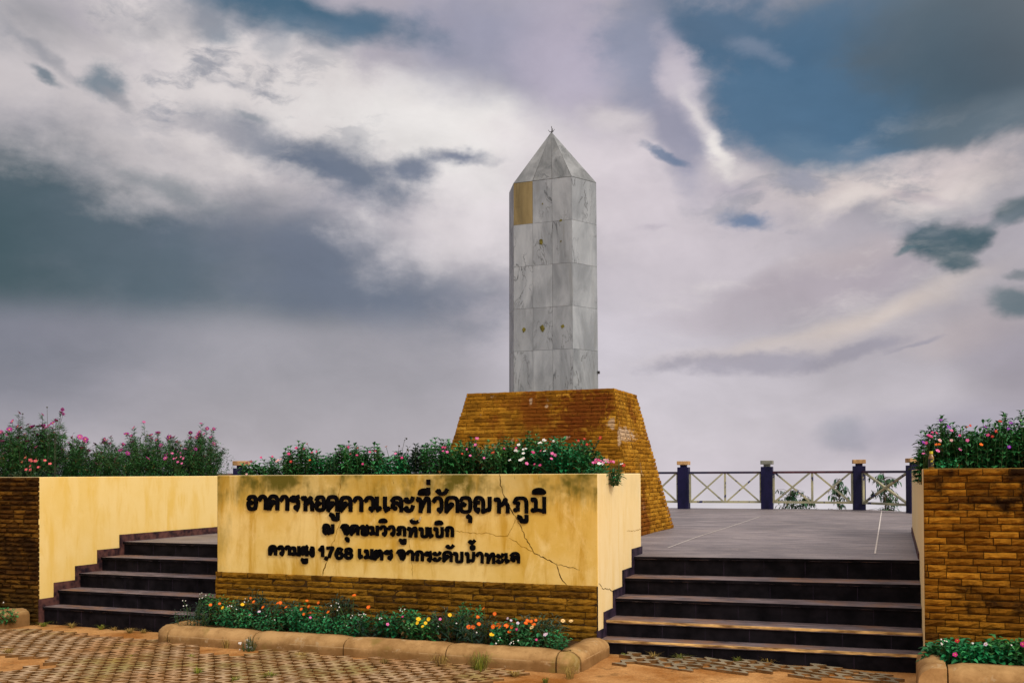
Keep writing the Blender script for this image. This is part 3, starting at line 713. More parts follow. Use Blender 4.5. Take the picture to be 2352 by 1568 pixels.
# glyph, x0, x1, y0, y1 measured on the inscription
ZA = lambda x, y: (960 + x / 3.92, 1900 + y / 3.92)
ZBm = lambda x, y: (1540 + x / 3.36, 1900 + y / 3.36)
ZC = lambda x, y: (1260 + x / 3.92, 2040 + y / 3.92)
ZDm = lambda x, y: (1040 + x / 4.2, 2140 + y / 4.2)
ZE = lambda x, y: (1560 + x / 4.2, 2130 + y / 4.2)
LINES = [
 (ZA, 15.5, [('o_ang', 115, 280, 308, 548), ('aa', 285, 437, 305, 545), ('kho', 440, 620, 305, 550), ('aa', 622, 775, 308, 555), ('ro', 780, 945, 308, 560),
   ('ho', 955, 1165, 308, 565), ('o_ang', 1180, 1347, 315, 565), ('do', 1360, 1555, 315, 570), ('uu', 1390, 1565, 575, 715), ('do', 1565, 1765, 325, 575),
   ('aa', 1770, 1935, 325, 575), ('wo', 1945, 2120, 325, 575), ('e', 2125, 2240, 325, 575), ('e', 2252, 2375, 325, 582)]),
 (ZBm, 15.5, [('lo', 75, 245, 280, 500), ('a_half', 245, 400, 280, 377), ('a_half', 245, 400, 395, 497), ('tho', 410, 618, 280, 508), ('ii', 445, 610, 158, 268),
   ('ek', 555, 620, 50, 133), ('wo', 635, 785, 283, 508), ('han', 678, 858, 172, 270), ('do', 805, 1000, 280, 508), ('o_ang', 1000, 1170, 278, 508),
   ('u', 1080, 1175, 512, 640), ('no_nen', 1187, 1455, 280, 512), ('ho', 1455, 1675, 282, 515), ('pho', 1705, 1925, 282, 515), ('uu', 1762, 1927, 522, 645),
   ('mo', 1945, 2165, 280, 518), ('i', 1980, 2158, 168, 258)]),
 (ZC, 13.0, [('no_nen', 120, 320, 208, 380), ('cho', 402, 545, 212, 388), ('u', 465, 545, 408, 500), ('do', 550, 697, 220, 392), ('chor', 697, 848, 222, 400),
   ('mo', 848, 1003, 230, 400), ('wo', 1005, 1133, 232, 405), ('i', 1005, 1133, 125, 197), ('wo', 1138, 1262, 232, 405), ('pho', 1270, 1430, 240, 410),
   ('uu', 1310, 1435, 435, 535), ('tho', 1438, 1608, 248, 425), ('bowl', 1492, 1645, 125, 218), ('bo', 1618, 1780, 252, 430), ('e', 1785, 1865, 258, 435),
   ('bo', 1850, 2018, 252, 430), ('i', 1878, 2008, 155, 230), ('ko', 2035, 2180, 245, 420)]),
 (ZDm, 12.5, [('kho', 148, 290, 160, 335), ('wo', 295, 410, 165, 340), ('aa', 415, 525, 165, 335), ('mo', 525, 680, 170, 350), ('so', 685, 815, 165, 350),
   ('uu', 680, 808, 375, 475), ('ngo', 815, 920, 182, 365), ('1', 985, 1080, 172, 362), ('comma', 1082, 1145, 350, 415), ('7', 1120, 1250, 185, 375),
   ('6', 1262, 1405, 195, 400), ('8', 1418, 1562, 200, 400), ('e', 1652, 1740, 215, 395), ('mo', 1742, 1905, 220, 408), ('to', 1910, 2070, 230, 418), ('ro', 2078, 2232, 235, 415)]),
 (ZE, 12.5, [('cho', 110, 265, 272, 460), ('aa', 270, 405, 283, 470), ('ko', 415, 567, 290, 475), ('ro', 570, 705, 300, 490), ('a_half', 708, 862, 305, 385),
   ('a_half', 708, 862, 398, 480), ('do', 882, 1050, 300, 488), ('han', 930, 1083, 190, 270), ('bo', 1050, 1230, 305, 503), ('nor', 1245, 1435, 308, 505),
   ('thoh', 1305, 1440, 110, 195), ('nik', 1342, 1437, 200, 290), ('aa', 1438, 1570, 312, 512), ('tho', 1580, 1765, 320, 520), ('a_half', 1770, 1915, 335, 425),
   ('a_half', 1770, 1915, 425, 515), ('e', 1925, 2018, 328, 515), ('lo', 2012, 2180, 318, 512)]),
]
K = 2352 / 4096
def wall_pt(sx, sy): return pt(sx * K, sy * K, vAB)
def smooth_path(p, n=4):
    if len(p) < 3: return p
    out = []
    for i in range(len(p) - 1):
        a = p[max(0, i - 1)]; b = p[i]; c_ = p[i + 1]; d = p[min(len(p) - 1, i + 2)]
        for k in range(n):
            t = k / n
            out.append(tuple(0.5 * (2 * b[j] + (c_[j] - a[j]) * t + (2 * a[j] - 5 * b[j] + 4 * c_[j] - d[j]) * t * t + (3 * b[j] - a[j] - 3 * c_[j] + d[j]) * t ** 3) for j in (0, 1)))
    out.append(p[-1]); return out
cntz = [0]
def letter(parent, gl, zf, x0, x1, y0, y1, sw, depth, mat=BLACK, name='letter'):
    strokes, dots = GL[gl]
    a = zf(x0, y0); b = zf(x1, y1); hw = sw / 2
    X0, X1, Y0, Y1 = a[0] + hw, b[0] - hw, a[1] + hw, b[1] - hw
    if X1 < X0: X0 = X1 = (a[0] + b[0]) / 2
    if Y1 < Y0: Y0 = Y1 = (a[1] + b[1]) / 2
    tr = lambda p: wall_pt(X0 + (X1 - X0) * p[0], Y0 + (Y1 - Y0) * p[1])
    mid = wall_pt((X0 + X1) / 2, (Y0 + Y1) / 2)
    r = (wall_pt(a[0] + sw, a[1]) - wall_pt(a[0], a[1])).x / 2
    mb = MB()
    def slab(poly):
        cntz[0] = (cntz[0] + 1) % 17
        y1_ = vAB - depth - 0.0003 * cntz[0]
        n = len(poly); f = [(p[0], y1_, p[1]) for p in poly]; bk = [(p[0], vAB + 0.004, p[1]) for p in poly]
        mb.face(f)
        for i in range(n): mb.face([f[i], f[(i + 1) % n], bk[(i + 1) % n], bk[i]])
    def disc(cx, cz, rr):
        slab([(cx + rr * cos(2 * pi * k / 14), cz + rr * sin(2 * pi * k / 14)) for k in range(14)])
    for st in strokes:
        w = [tr(p) for p in smooth_path(st)]; w = [(p.x, p.z) for p in w]
        for i in range(len(w) - 1):
            (ax, az_), (bx, bz) = w[i], w[i + 1]; L = sqrt((bx - ax) ** 2 + (bz - az_) ** 2)
            if L < 1e-6: continue
            tx, tz = (bx - ax) / L, (bz - az_) / L; nx, nz = -tz * r, tx * r
            e0 = r * 0.75 if i == 0 else 0; e1_ = r * 0.75 if i == len(w) - 2 else 0
            ax, az_, bx, bz = ax - tx * e0, az_ - tz * e0, bx + tx * e1_, bz + tz * e1_
            slab([(ax - nx, az_ - nz), (bx - nx, bz - nz), (bx + nx, bz + nz), (ax + nx, az_ + nz)])
            if i: disc(w[i][0], w[i][1], r)
        if len(w) > 2 and len(st) == 2: pass
    for dx, dy, k in dots:
        p = tr((dx, dy))
        if k == 'full': disc(mid.x, mid.z, (wall_pt(b[0], a[1]) - wall_pt(a[0], a[1])).x / 2)
        else: disc(p.x, p.z, r * k * 0.9)
    return mb.build(name, mat, parent)

# ================================================================== sign wall (front planter)
sign = thing('planter_wall', 'cracked yellow planter wall bearing four rows of black Thai lettering and numerals', 'planter wall', ((uA + uB) / 2, vAB, 0))
def planter_shell(parent, x0, x1, y0, y1, z0, z1, th, front, side, top, soilz=0.09):
    """four walls round a soil bed; materials 0 front/back, 1 sides, 2 rim"""
    mb = MB(); e = 0.0
    xi0, xi1, yi0, yi1 = x0 + th, x1 - th, y0 + th, y1 - th
    quad = lambda a, b, c_, d, mi: mb.face([a, b, c_, d], 0.5, mi)
    nx = 12
    quad((x0, y0, z0), (x1, y0, z0), (x1, y0, z1), (x0, y0, z1), 0)
    quad((x1, y0, z0), (x1, y1, z0), (x1, y1, z1), (x1, y0, z1), 1)
    quad((x1, y1, z0), (x0, y1, z0), (x0, y1, z1), (x1, y1, z1), 0)
    quad((x0, y1, z0), (x0, y0, z0), (x0, y0, z1), (x0, y1, z1), 1)
    o = [(x0, y0), (x1, y0), (x1, y1), (x0, y1)]; i_ = [(xi0, yi0), (xi1, yi0), (xi1, yi1), (xi0, yi1)]
    for k in range(4):
        a, b = o[k], o[(k + 1) % 4]; c_, d = i_[(k + 1) % 4], i_[k]
        quad((*a, z1), (*b, z1), (*c_, z1), (*d, z1), 2)
        quad((*d, z1), (*c_, z1), (*c_, z1 - 0.3), (*d, z1 - 0.3), 2)
    body = mb.build('wall', [front, side, top], parent, bevel=0.009)
    sb = MB(); nxs = 24; nys = 8
    rows = [[(xi0 - 0.002 + (xi1 - xi0 + .004) * i / nxs, yi0 - 0.002 + (yi1 - yi0 + .004) * j / nys, z1 - soilz + 0.03 * mnoise.noise(Vector((i * 0.7 + x0, j * 0.7, 4)))) for i in range(nxs + 1)] for j in range(nys + 1)]
    sb.grid(rows); sb.build('soil', SOIL, parent, smooth=True)
    return body
planter_shell(sign, uA, uB, vAB, vC, -0.2, EYE - 0.004, 0.10, YEL, CREAM, CREAM)
mb = MB()
bricks(mb, (uA - 0.012, vAB - 0.001, 0.0), (1, 0, 0), (0, 0, 1), (0, -1, 0), lambda t: (0, uB - uA + 0.004), zB, 0.056, 0.18, 0.38, 0.022, 11, 0.006)
bricks(mb, (uA - 0.001, vAB - 0.012, 0.0), (0, 1, 0), (0, 0, 1), (-1, 0, 0), lambda t: (0, 0.42), zB, 0.0515, 0.2, 0.36, 0.02, 12, 0.005)
mb.build('brick_plinth', BRICK_C, sign)
mb = MB(); mb.box(uA - 0.004, uB - 0.002, vAB - 0.006, vAB + 0.02, -0.04, zB - 0.004); mb.build('mortar_bed', MORTAR, sign)
for zf, sw, items in LINES:
    for gl, x0, x1, y0, y1 in items: letter(sign, gl, zf, x0, x1, y0, y1, sw * 0.90, 0.015)
o = letter(sign, 'han', ZC, 1505, 1668, 93, 200, 6.0, 0.004, GHOST, 'flaked_letter_trace'); o['label'] = 'flaked pale outline where a black vowel mark broke off'

def ribbon(parent, pts, w, mat, name='crack', seed=1, off=0.0018, axis='v', jig=0.0065):
    r = random.Random(seed); fine = []
    for i in range(len(pts) - 1):
        a, b = Vector(pts[i]), Vector(pts[i + 1]); n = max(2, int((b - a).length / 0.02))
        for k in range(n):
            p = a.lerp(b, k / n)
            j = r.uniform(-jig, jig)
            p = p + (Vector((j, 0, r.uniform(-jig, jig))) if axis == 'v' else Vector((0, j, r.uniform(-jig, jig))))
            fine.append(p)
    fine.append(Vector(pts[-1])); mbb = MB(); rows = [[], []]
    for i, p in enumerate(fine):
        t = (fine[min(i + 1, len(fine) - 1)] - fine[max(i - 1, 0)]).normalized()
        n = Vector((-t.z, 0, t.x)) if axis == 'v' else Vector((0, -t.z, t.y))
        ww = w * r.uniform(0.35, 1.1) * (0.4 if i in (0, len(fine) - 1) else 1) / 2
        o_ = Vector((0, -off, 0)) if axis == 'v' else Vector((off, 0, 0))
        rows[0].append(p + n * ww + o_); rows[1].append(p - n * ww + o_)
    mbb.grid(rows); return mbb.build(name, mat, parent, normals=False)
Z3 = lambda x, y: (1600 + x / 1.5209, 1700 + y / 1.5209)
Z2 = lambda x, y: (800 + x / 1.521, 1700 + y / 1.521)
def crack(zf, pts, w, mat, seed): ribbon(sign, [wall_pt(*zf(*p)) for p in pts], w, mat, seed=seed)
crack(Z3, [(606, 296), (612, 360), (628, 420), (670, 500), (720, 590), (760, 680), (815, 775), (880, 810), (945, 840), (960, 890), (985, 940), (1010, 968)], 0.0095, CRACK, 1)
crack(Z3, [(945, 840), (1020, 860), (1092, 878)], 0.006, CRACK, 2)
crack(Z3, [(335, 640), (440, 655), (520, 655), (590, 670), (655, 672), (680, 620), (700, 572)], 0.0055, CRACK_F, 3)
crack(Z3, [(665, 680), (740, 735), (815, 775)], 0.0055, CRACK_F, 4)
crack(Z2, [(858, 312), (845, 430), (850, 600), (805, 720), (775, 820), (740, 905)], 0.006, CRACK_F, 5)
crack(Z2, [(790, 790), (760, 860), (742, 912)], 0.007, CRACK, 6)
crack(Z3, [(842, 300), (846, 345)], 0.004, CRACK_F, 7)
crack(Z3, [(40, 640), (66, 760), (76, 930)], 0.004, CRACK_F, 8)
def side_pt(px, py):          # on the planter's right-hand face
    r_ = (px - 1176) / F; v = uB * (CS + r_ * SN) / (r_ * CS - SN); d = -uB * SN + v * CS
    return Vector((uB, v, EYE - (py + 0.0047 * (px - 1176) - 1087) * d / F))
V3 = lambda x, y: (918.75 + x * .37755, 976.2 + y * .37755)
ribbon(sign, [side_pt(*V3(*p)) for p in [(1202, 962), (1214, 966), (1228, 992), (1268, 994), (1305, 1018)]], 0.007, CRACK, axis='u', seed=9)
ribbon(sign, [side_pt(*V3(*p)) for p in [(1378, 640), (1420, 642), (1462, 628)]], 0.005, CRACK_F, axis='u', seed=10)

ZST = [ZD - RS * (4 - i) for i in range(5)]
def skirting(parent, u, sgn, mat, vend, hs=0.075, t=0.012, zadj=None):
    """stepped skirting on a wall face at u, following the stair"""
    mbb = MB(); x0, x1 = sorted((u + sgn * 0.001, u + sgn * t))
    for i in range(5):
        z = ZST[i] + (zadj[i] if zadj else 0)
        va = STV[i] - 0.045; vb = (STV[i + 1] - 0.045) if i < 4 else vend
        zlow = z - 0.17
        mbb.box(x0, x1, va, vb, zlow, z + hs)
    return mbb.build('skirting', mat, parent)
ZL_ = [-.003, -.021, -.022, -.029, -.014]; ZR_ = [.022, 0, 0, 0, .020]
skirting(sign, uB, 1, SKIRT, vC, zadj=ZL_)

# ================================================================== side planters
left = thing('planter_wall', 'long dark brick planter with a yellow inner face, cosmos growing on top', 'planter wall', (uL - 2, vLf, 0))
LT = EYE - 0.012
planter_shell(left, uL - 5.2, uL, vLf, 11.7, -0.2, LT, 0.10, MORTAR, YEL_CLEAN, CREAM)
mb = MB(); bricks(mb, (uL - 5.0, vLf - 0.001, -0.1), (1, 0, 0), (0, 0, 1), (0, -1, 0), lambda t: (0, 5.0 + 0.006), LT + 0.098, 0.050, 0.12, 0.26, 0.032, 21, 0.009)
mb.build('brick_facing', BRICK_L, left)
skirting(left, uL, 1, SKIRT_R, 11.69, 0.085)

right = thing('planter_wall', 'orange-brown brick planter with blackened stones, a small bottle standing on its corner', 'planter wall', (uR + 2, vRf, 0))
RT = EYE + 0.022
planter_shell(right, uR, uR + 4.2, vRf, 13.6, -0.2, RT, 0.10, MORTAR, CREAM, STONE_CAP)
mb = MB(); bricks(mb, (uR + 0.002, vRf - 0.001, 0.0), (1, 0, 0), (0, 0, 1), (0, -1, 0), lambda t: (0, 4.0), RT - 0.002, 0.0495, 0.10, 0.24, 0.022, 31, 0.006)
mb.build('brick_facing', BRICK, right)
mb = MB(); mb.box(uR - 0.012, uR - 0.001, STV[4] + 0.1, 13.5, ZD - 0.02, ZD + 0.07); mb.build('skirting', SKIRT_R, right)

# ================================================================== stairs
def staircase(label, x0, x1, adjL, adjR, worn):
    st = thing('staircase', label, 'stairs', ((x0 + x1) / 2, STV[0], 0))
    for i in range(5):
        zl, zr = ZST[i] + adjL[i], ZST[i] + adjR[i]
        zl0 = ZST[i - 1] + adjL[i - 1] - 0.012 if i else -0.25
        zr0 = ZST[i - 1] + adjR[i - 1] - 0.012 if i else -0.25
        vf = STV[i]; vb = STV[i + 1] + 0.02 if i < 4 else vf + 0.0275
        th = 0.024; m_ = MB(); m_.hexa([(x0, vf + 0.022, zl0), (x1, vf + 0.022, zr0), (x1, vb, zr0), (x0, vb, zl0), (x0, vf + 0.022, zl - th), (x1, vf + 0.022, zr - th), (x1, vb, zr - th), (x0, vb, zl - th)])
        n = 7                                              # hairline joints between the riser tiles
        for k in range(1, n):
            q = (k + 0.37 * ((i * 5) % 3 - 1)) / n; 
            if not 0.03 < q < 0.97: continue
            xx = x0 + (x1 - x0) * q; za = zl0 + (zr0 - zl0) * q; zb_ = zl + (zr - zl) * q - th
            m_.box(xx - 0.0015, xx + 0.0015, vf + 0.0212, vf + 0.03, za + 0.01, zb_ - 0.002, 0.5, 1)
        step = m_.build('step', [RISER, SKIRT], st)
        if True:
            t_ = MB(); N_ = 16
            t_.hexa([(x0, vf + 0.004, zl - th), (x1, vf + 0.004, zr - th), (x1, vb, zr - th), (x0, vb, zl - th), (x0, vf + 0.004, zl), (x1, vf + 0.004, zr), (x1, vb, zr), (x0, vb, zl)])
            t_.build('tread', TREAD, step, bevel=0.003)
        hN = 0.017 if worn and i < 2 else 0.025
        e = MB(); rr = random.Random(i + 40)
        N_ = 40; rows = [[], [], [], []]
        for k in range(N_ + 1):
            q = k / N_; xx = x0 + (x1 - x0) * q; zt = zl + (zr - zl) * q + 0.002
            j = rr.uniform(-.002, .002); h = hN + rr.uniform(-.003, .003)
            rows[0].append((xx, vf + 0.02, zt)); rows[1].append((xx, vf + j, zt - 0.001)); rows[2].append((xx, vf + j, zt - h)); rows[3].append((xx, vf + 0.02, zt - h))
        e.grid(rows if worn and i < 2 else rows[1:]); e.build('nosing', NOSE if worn and i < 2 else RISER, step)
    return st
staircase('wide right-hand stair of five black steps, the two lowest with worn ochre nosings', uB + 0.001, uR - 0.001, ZL_, ZR_, True)
staircase('left-hand stair of five black steps between the yellow wall and the sign wall', uL + 0.001, uA - 0.018, [0] * 5, [0, 0, 0, 0, 0], False)

# ================================================================== obelisk monument
PU, PV, ZT = -4.3387, 12.662, 2.5723
A1, B1, A0, B0 = 1.0031, 0.5896, 1.4008, 1.1033
mon = thing('monument', 'grey marble obelisk with pointed cap standing on a tapering yellow-brown brick pedestal', 'monument', (PU, PV, ZD))
m_ = MB(); i0 = 0.012
m_.hexa([(PU - A0 + i0, PV - B0 + i0, ZD - .05), (PU + A0 - i0, PV - B0 + i0, ZD - .05), (PU + A0 - i0, PV + B0, ZD - .05), (PU - A0 + i0, PV + B0, ZD - .05),
         (PU - A1 + i0, PV - B1 + i0, ZT - .012), (PU + A1 - i0, PV - B1 + i0, ZT - .012), (PU + A1 - i0, PV + B1, ZT - .012), (PU - A1 + i0, PV + B1, ZT - .012)])
ped = m_.build('pedestal', MORTAR, mon)
H = ZT - ZD; da, db = A0 - A1, B0 - B1
m_ = MB()
Uf = Vector((0, db, H)); Lf = Uf.length; Nf = Vector((0, -H, db)).normalized()
bricks(m_, (PU - A0, PV - B0, ZD), (1, 0, 0), Uf.normalized(), Nf, lambda t: (da * t / Lf, 2 * A0 - da * t / Lf), Lf, 0.052, 0.14, 0.34, 0.013, 41, 0.006)
Us = Vector((-da, 0, H)); Ls = Us.length; Ns = Vector((H, 0, da)).normalized()
bricks(m_, (PU + A0, PV - B0, ZD), (0, 1, 0), Us.normalized(), Ns, lambda t: (db * t / Ls, 2 * B0 - db * t / Ls), Ls, 0.052, 0.12, 0.26, 0.018, 42, 0.006, 0.15)
Us2 = Vector((da, 0, H)); Ns2 = Vector((-H, 0, da)).normalized()
bricks(m_, (PU - A0, PV + B0, ZD), (0, -1, 0), Us2.normalized(), Ns2, lambda t: (db * t / Ls, 2 * B0 - db * t / Ls), Ls, 0.052, 0.15, 0.30, 0.018, 43, 0.004)
m_.build('brick_facing', BRICK_P, ped)
m_ = MB(); m_.box(PU - A1 + .01, PU + A1 - .002, PV - B1 + .01, PV + B1, ZT - 0.03, ZT - 0.004); m_.build('pedestal_top', STONE_CAP, ped)
OA, OC, OB, ZS, ZAp = 0.4062, 0.2187, 0.395, 5.3761, 6.1425
def hexring(z, k=1.0): return [Vector((PU + x * k, PV + y * k, z)) for x, y in ((-OA, -OB), (OA, -OB), (OA + OC, 0), (OA, OB), (-OA, OB), (-OA - OC, 0))]
KB = 1.022                                       # the shaft widens very slightly downwards
m_ = MB(); a, b = hexring(ZT - 0.02, KB * 0.985), hexring(ZS, 0.985)
m_.grid([a + [a[0]], b + [b[0]]]); ap = Vector((PU - 0.01, PV, ZAp - 0.012))
for i in range(6): m_.face([b[i], b[(i + 1) % 6], ap])
shaft = m_.build('shaft', GROUT, mon)
m_ = MB(); oc = MB(); rows_z = [ZT - 0.01 + (ZS - ZT + 0.01) * q / 5 for q in range(6)]
lo, hi = hexring(ZT - 0.01, KB), hexring(ZS)
def tile(mbx, P, Q, s0, s1, k, n=None, g=0.0016):
    z0, z1 = k / 5.0, (k + 1) / 5.0
    def at(s, z): return (lo[P].lerp(hi[P], z)).lerp(lo[Q].lerp(hi[Q], z), s)
    W_ = (lo[Q] - lo[P]).length; gs = g / W_; gz = g / 2.8
    p = [at(s0 + gs, z0 + gz), at(s1 - gs, z0 + gz), at(s1 - gs, z1 - gz), at(s0 + gs, z1 - gz)]
    n_ = (p[1] - p[0]).cross(p[3] - p[0]).normalized()
    q = [x - n_ * 0.008 for x in p]; sh = rng.random()
    mbx.face(p, sh)
    for i in range(4): mbx.face([p[i], q[i], q[(i + 1) % 4], p[(i + 1) % 4]], sh)
for k in range(5):
    for j in range(3):
        tile(oc if (k == 4 and j == 0) else m_, 0, 1, j / 3, (j + 1) / 3, k)
        tile(m_, 3, 4, j / 3, (j + 1) / 3, k)
    for P, Q in ((1, 2), (2, 3), (4, 5), (5, 0)): tile(m_, P, Q, 0, 1, k)
m_.build('marble_tiles', MARBLE, shaft, normals=False)
o = oc.build('marble_tile', OCHRE, shaft, normals=False); o['label'] = 'yellowed ochre marble tile near the top of the shaft'
m_ = MB(); ap = Vector((PU - 0.004, PV, ZAp))
for i in range(6):
    P, Q = hi[i], hi[(i + 1) % 6]; n = 3 if i in (0, 3) else 1
    for j in range(n):
        a, b = P.lerp(Q, j / n + .004), P.lerp(Q, (j + 1) / n - .004); up = Vector((0, 0, 0.004))
        sh = rng.random(); m_.face([a + up, b + up, b.lerp(ap, .997) if n == 1 else b.lerp(ap, .985), a.lerp(ap, .997) if n == 1 else a.lerp(ap, .985)], sh)
m_.build('cap', MARBLE_D, mon)
m_ = MB(); s = ZAp - 0.01
m_.tube([(PU, PV, s), (PU + .004, PV, s + .05), (PU - .004, PV, s + .085)], 0.006, 0.005)
for dx, dy in ((-.045, -.01), (.045, -.01), (.0, .05), (.03, -.04)): m_.tube([(PU, PV, s + .004), (PU + dx * .6, PV + dy * .6, s + .012), (PU + dx, PV + dy, s + .036)], 0.005, 0.004)
m_.build('spike_finial', DARKM, mon)
m_ = MB(); P = lo[2].lerp(hi[2], .1); m_.box(P.x - 0.002, P.x + 0.02, P.y - .02, P.y + .02, P.z - .02, P.z + .015); m_.build('bolt', DARKM, shaft)
def on_front(px, py):
    return pt(px, py, PV - OB * (1 + 0.022 * 0.5))
for px, py, rx, rz in ((1245, 554, 5.5, 8), (1291, 505, 4, 3), (1247, 753, 7, 8), (1205, 757, 5.5, 7), (1294, 749, 5, 6), (1291, 553, 2, 2.5), (1249, 466, 2, 3)):
    cpt = on_front(px, py); kx = 12.5 / F; rr = random.Random(px)
    pts = [Vector((cpt.x + kx * rx * cos(t * pi / 6) * rr.uniform(.5, 1.1), 0, cpt.z + kx * rz * sin(t * pi / 6) * rr.uniform(.5, 1.25))) for t in range(12)]
    for p in pts:
        f = (p.z - ZT) / (ZS - ZT); p.y = PV - OB * (KB + (1 - KB) * f) - 0.0025
    m_ = MB(); m_.face(pts); m_.build('rust_stain', STAIN, shaft, normals=False)

# ================================================================== railing round the deck
POSTS = [((-4.29, 21.19), CAPT, 0, 'navy railing post with tan cap nearest the obelisk pedestal'),
         ((-2.56, 21.40), CAPG, 0, 'navy railing post with weathered grey cap midway along the back railing'),
         ((-0.72, 21.25), CAPT, 0.12, 'navy railing post with tan cap where the railing turns the corner'),
         ((0.30, 19.90), CAPT, 0.35, 'navy railing post with tan cap partly behind the right planter'),
         ((-11.05, 14.85), CAPT, 0.30, 'navy railing post with tan cap showing between the cosmos and the sign wall')]
PZ = ZD
def rail_post(xy, capm, rot, label):
    t = thing('railing_post', label, 'post', (xy[0], xy[1], PZ), 'railing posts round the deck')
    c_, s_ = cos(rot), sin(rot)
    def rb(hw, z0, z1, name, mat, bev=0.006, two=False):
        mbb = MB(); q = [(xy[0] + x * c_ - y * s_, xy[1] + x * s_ + y * c_) for x, y in ((-hw, -hw), (hw, -hw), (hw, hw), (-hw, hw))]
        mbb.hexa([(*p, z0) for p in q] + [(*p, z1) for p in q]); return mbb.build(name, mat, t, bevel=bev)
    rb(0.118, PZ - 0.03, PZ + 0.895, 'shaft', NAVY, 0.008); rb(0.066, PZ + 0.894, PZ + 0.945, 'neck', NAVY if capm is CAPT else capm); rb(0.124, PZ + 0.944, PZ + 1.025, 'cap', capm, 0.008)
    return t
for p in POSTS: rail_post(*p)
def rail_panel(a, b, nx, label, topm):
    t = thing('railing', label, 'railing', (a[0], a[1], PZ), 'crossed railings round the deck')
    A, B = Vector((a[0], a[1], PZ)), Vector((b[0], b[1], PZ)); d = (B - A).normalized(); A += d * 0.12; B -= d * 0.12
    zt, zb_ = Vector((0, 0, 0.775)), Vector((0, 0, 0.150))
    m1 = MB(); m1.bar(A + zt, B + zt, 0.06, 0.048); m1.build('top_rail', topm, t, bevel=0.006)
    m1 = MB(); m1.bar(A + zb_, B + zb_, 0.04, 0.046); m1.build('bottom_rail', RAIL, t)
    L = (B - A).length
    for k in range(nx + 1):
        p = A.lerp(B, k / nx); off = d * (0.016 if k == 0 else (-0.016 if k == nx else 0))
        m1 = MB(); m1.bar(p + off + zb_ + Vector((0, 0, .018)), p + off + zt - Vector((0, 0, .02)), 0.042, 0.042, up=d); m1.build('upright', RAIL, t)
    for k in range(nx):
        p, q = A.lerp(B, k / nx) + d * .03, A.lerp(B, (k + 1) / nx) - d * .03
        for (s, e, o_) in ((p + zb_, q + zt, 0.004), (p + zt, q + zb_, -0.004)):
            n = d.cross(Vector((0, 0, 1))) * o_
            m1 = MB(); dd = (e - s).normalized(); m1.bar(s + n + dd * .02, e + n - dd * .025, 0.034, 0.050, up=n); m1.build('brace', RAIL, t)
    return t
rail_panel((-6.0, 21.19), POSTS[0][0], 2, 'crossed railing panel half hidden behind the obelisk pedestal', NAVY_R)
rail_panel(POSTS[0][0], POSTS[1][0], 2, 'navy topped railing panel between the tan capped and grey capped posts', NAVY_R)
rail_panel(POSTS[1][0], POSTS[2][0], 2, 'reddish topped railing panel with flaking cream braces left of the corner post', simple('maroon_rail_paint', (0.02, 0.008, 0.02), (0.10, 0.03, 0.04), 4, 0.5))
rail_panel(POSTS[2][0], POSTS[3][0], 1, 'short single cross railing panel at the right corner', NAVY_R)
rail_panel((-12.6, 14.0), POSTS[4][0], 1, 'railing panel behind the left planter, only its top rail showing', simple('maroon_edge_paint', (0.03, 0.012, 0.02), (0.12, 0.045, 0.04), 4, 0.5))

# ================================================================== kerbs of the flower beds
def kerb_profile(h=0.155, w=0.17, hv=0.075):
    p = [(0, -0.06), (0, hv)]
    for k in range(1, 8):
        a = pi / 2 * k / 7; p.append((0.11 * (1 - cos(a)), hv + (h - hv) * sin(a)))
    p += [(w, h - 0.004), (w, -0.06)]
    return p
def kerb(path, label, flat=False, shade=None, prof=None, cap=True):
    """path: points of the outer foot line, bed on the left-hand side when walking the path"""
    prof = prof or kerb_profile(); P = [Vector((*p, 0)) for p in path]
    P2 = []
    for i in range(len(P) - 1):
        n = max(1, int((P[i + 1] - P[i]).length / 0.08))
        for k in range(n): P2.append(P[i].lerp(P[i + 1], k / n))
    P2.append(P[-1]); rows = []; r = random.Random(int(abs(path[0][0] * 1000)))
    for i, p in enumerate(P2):
        t = (P2[min(i + 1, len(P2) - 1)] - P2[max(i - 1, 0)]).normalized(); n = Vector((-t.y, t.x, 0))
        e = 0.93 if i in (0, len(P2) - 1) else 1.0
        rows.append([p + n * (a + (1 - e) * .06) + Vector((0, 0, z * e + r.uniform(-.0035, .0035))) for a, z in prof])
    mbb = MB(); sh = r.random() if shade is None else shade
    mbb.grid(rows, sh); mbb.face(list(reversed(rows[0])), sh); mbb.face(rows[-1], sh)
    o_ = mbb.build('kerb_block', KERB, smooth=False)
    for pl in o_.data.polygons: pl.use_smooth = len(pl.vertices) == 4
    o_.data.update()
    return tag(o_, label, 'kerb', 'painted kerb blocks edging the flower beds')
VK = 7.05
def uk(px): return u_at(px, VK)
xs = [uk(383), uk(577), uk(786), uk(1021), uk(1274)]
g_ = 0.006
rc = .20; cx0 = xs[0] - .006
arc = [(cx0 - rc + .0 * t, VK + rc) if False else (cx0 - rc * (1 - sin(t)) , VK + rc * (1 - cos(t))) for t in [pi / 2 * k / 8 for k in range(9)]]
arc = [(cx0 - rc * cos(t), VK + rc * (1 - sin(t))) for t in [pi / 2 * k / 8 for k in range(9)]]
kerb([(cx0 - rc + .04, VK + .85), (cx0 - rc, VK + rc + .012)], 'kerb block running back along the left end of the sign bed', shade=.6)
kerb(arc, 'rounded corner kerb at the left end of the sign bed', shade=.4)
kerb([(xs[0] + g_, VK), (xs[1] - g_, VK)], 'leftmost straight kerb block of the sign bed, dry grass at its foot', shade=.6)
kerb([(xs[1] + g_, VK + .004), (xs[2] - g_, VK + .004)], 'kerb block with green moss on its left end', shade=.5)
kerb([(xs[2] + g_, VK), (xs[3] - g_, VK)], 'smooth kerb block below the middle of the sign bed', shade=.8)
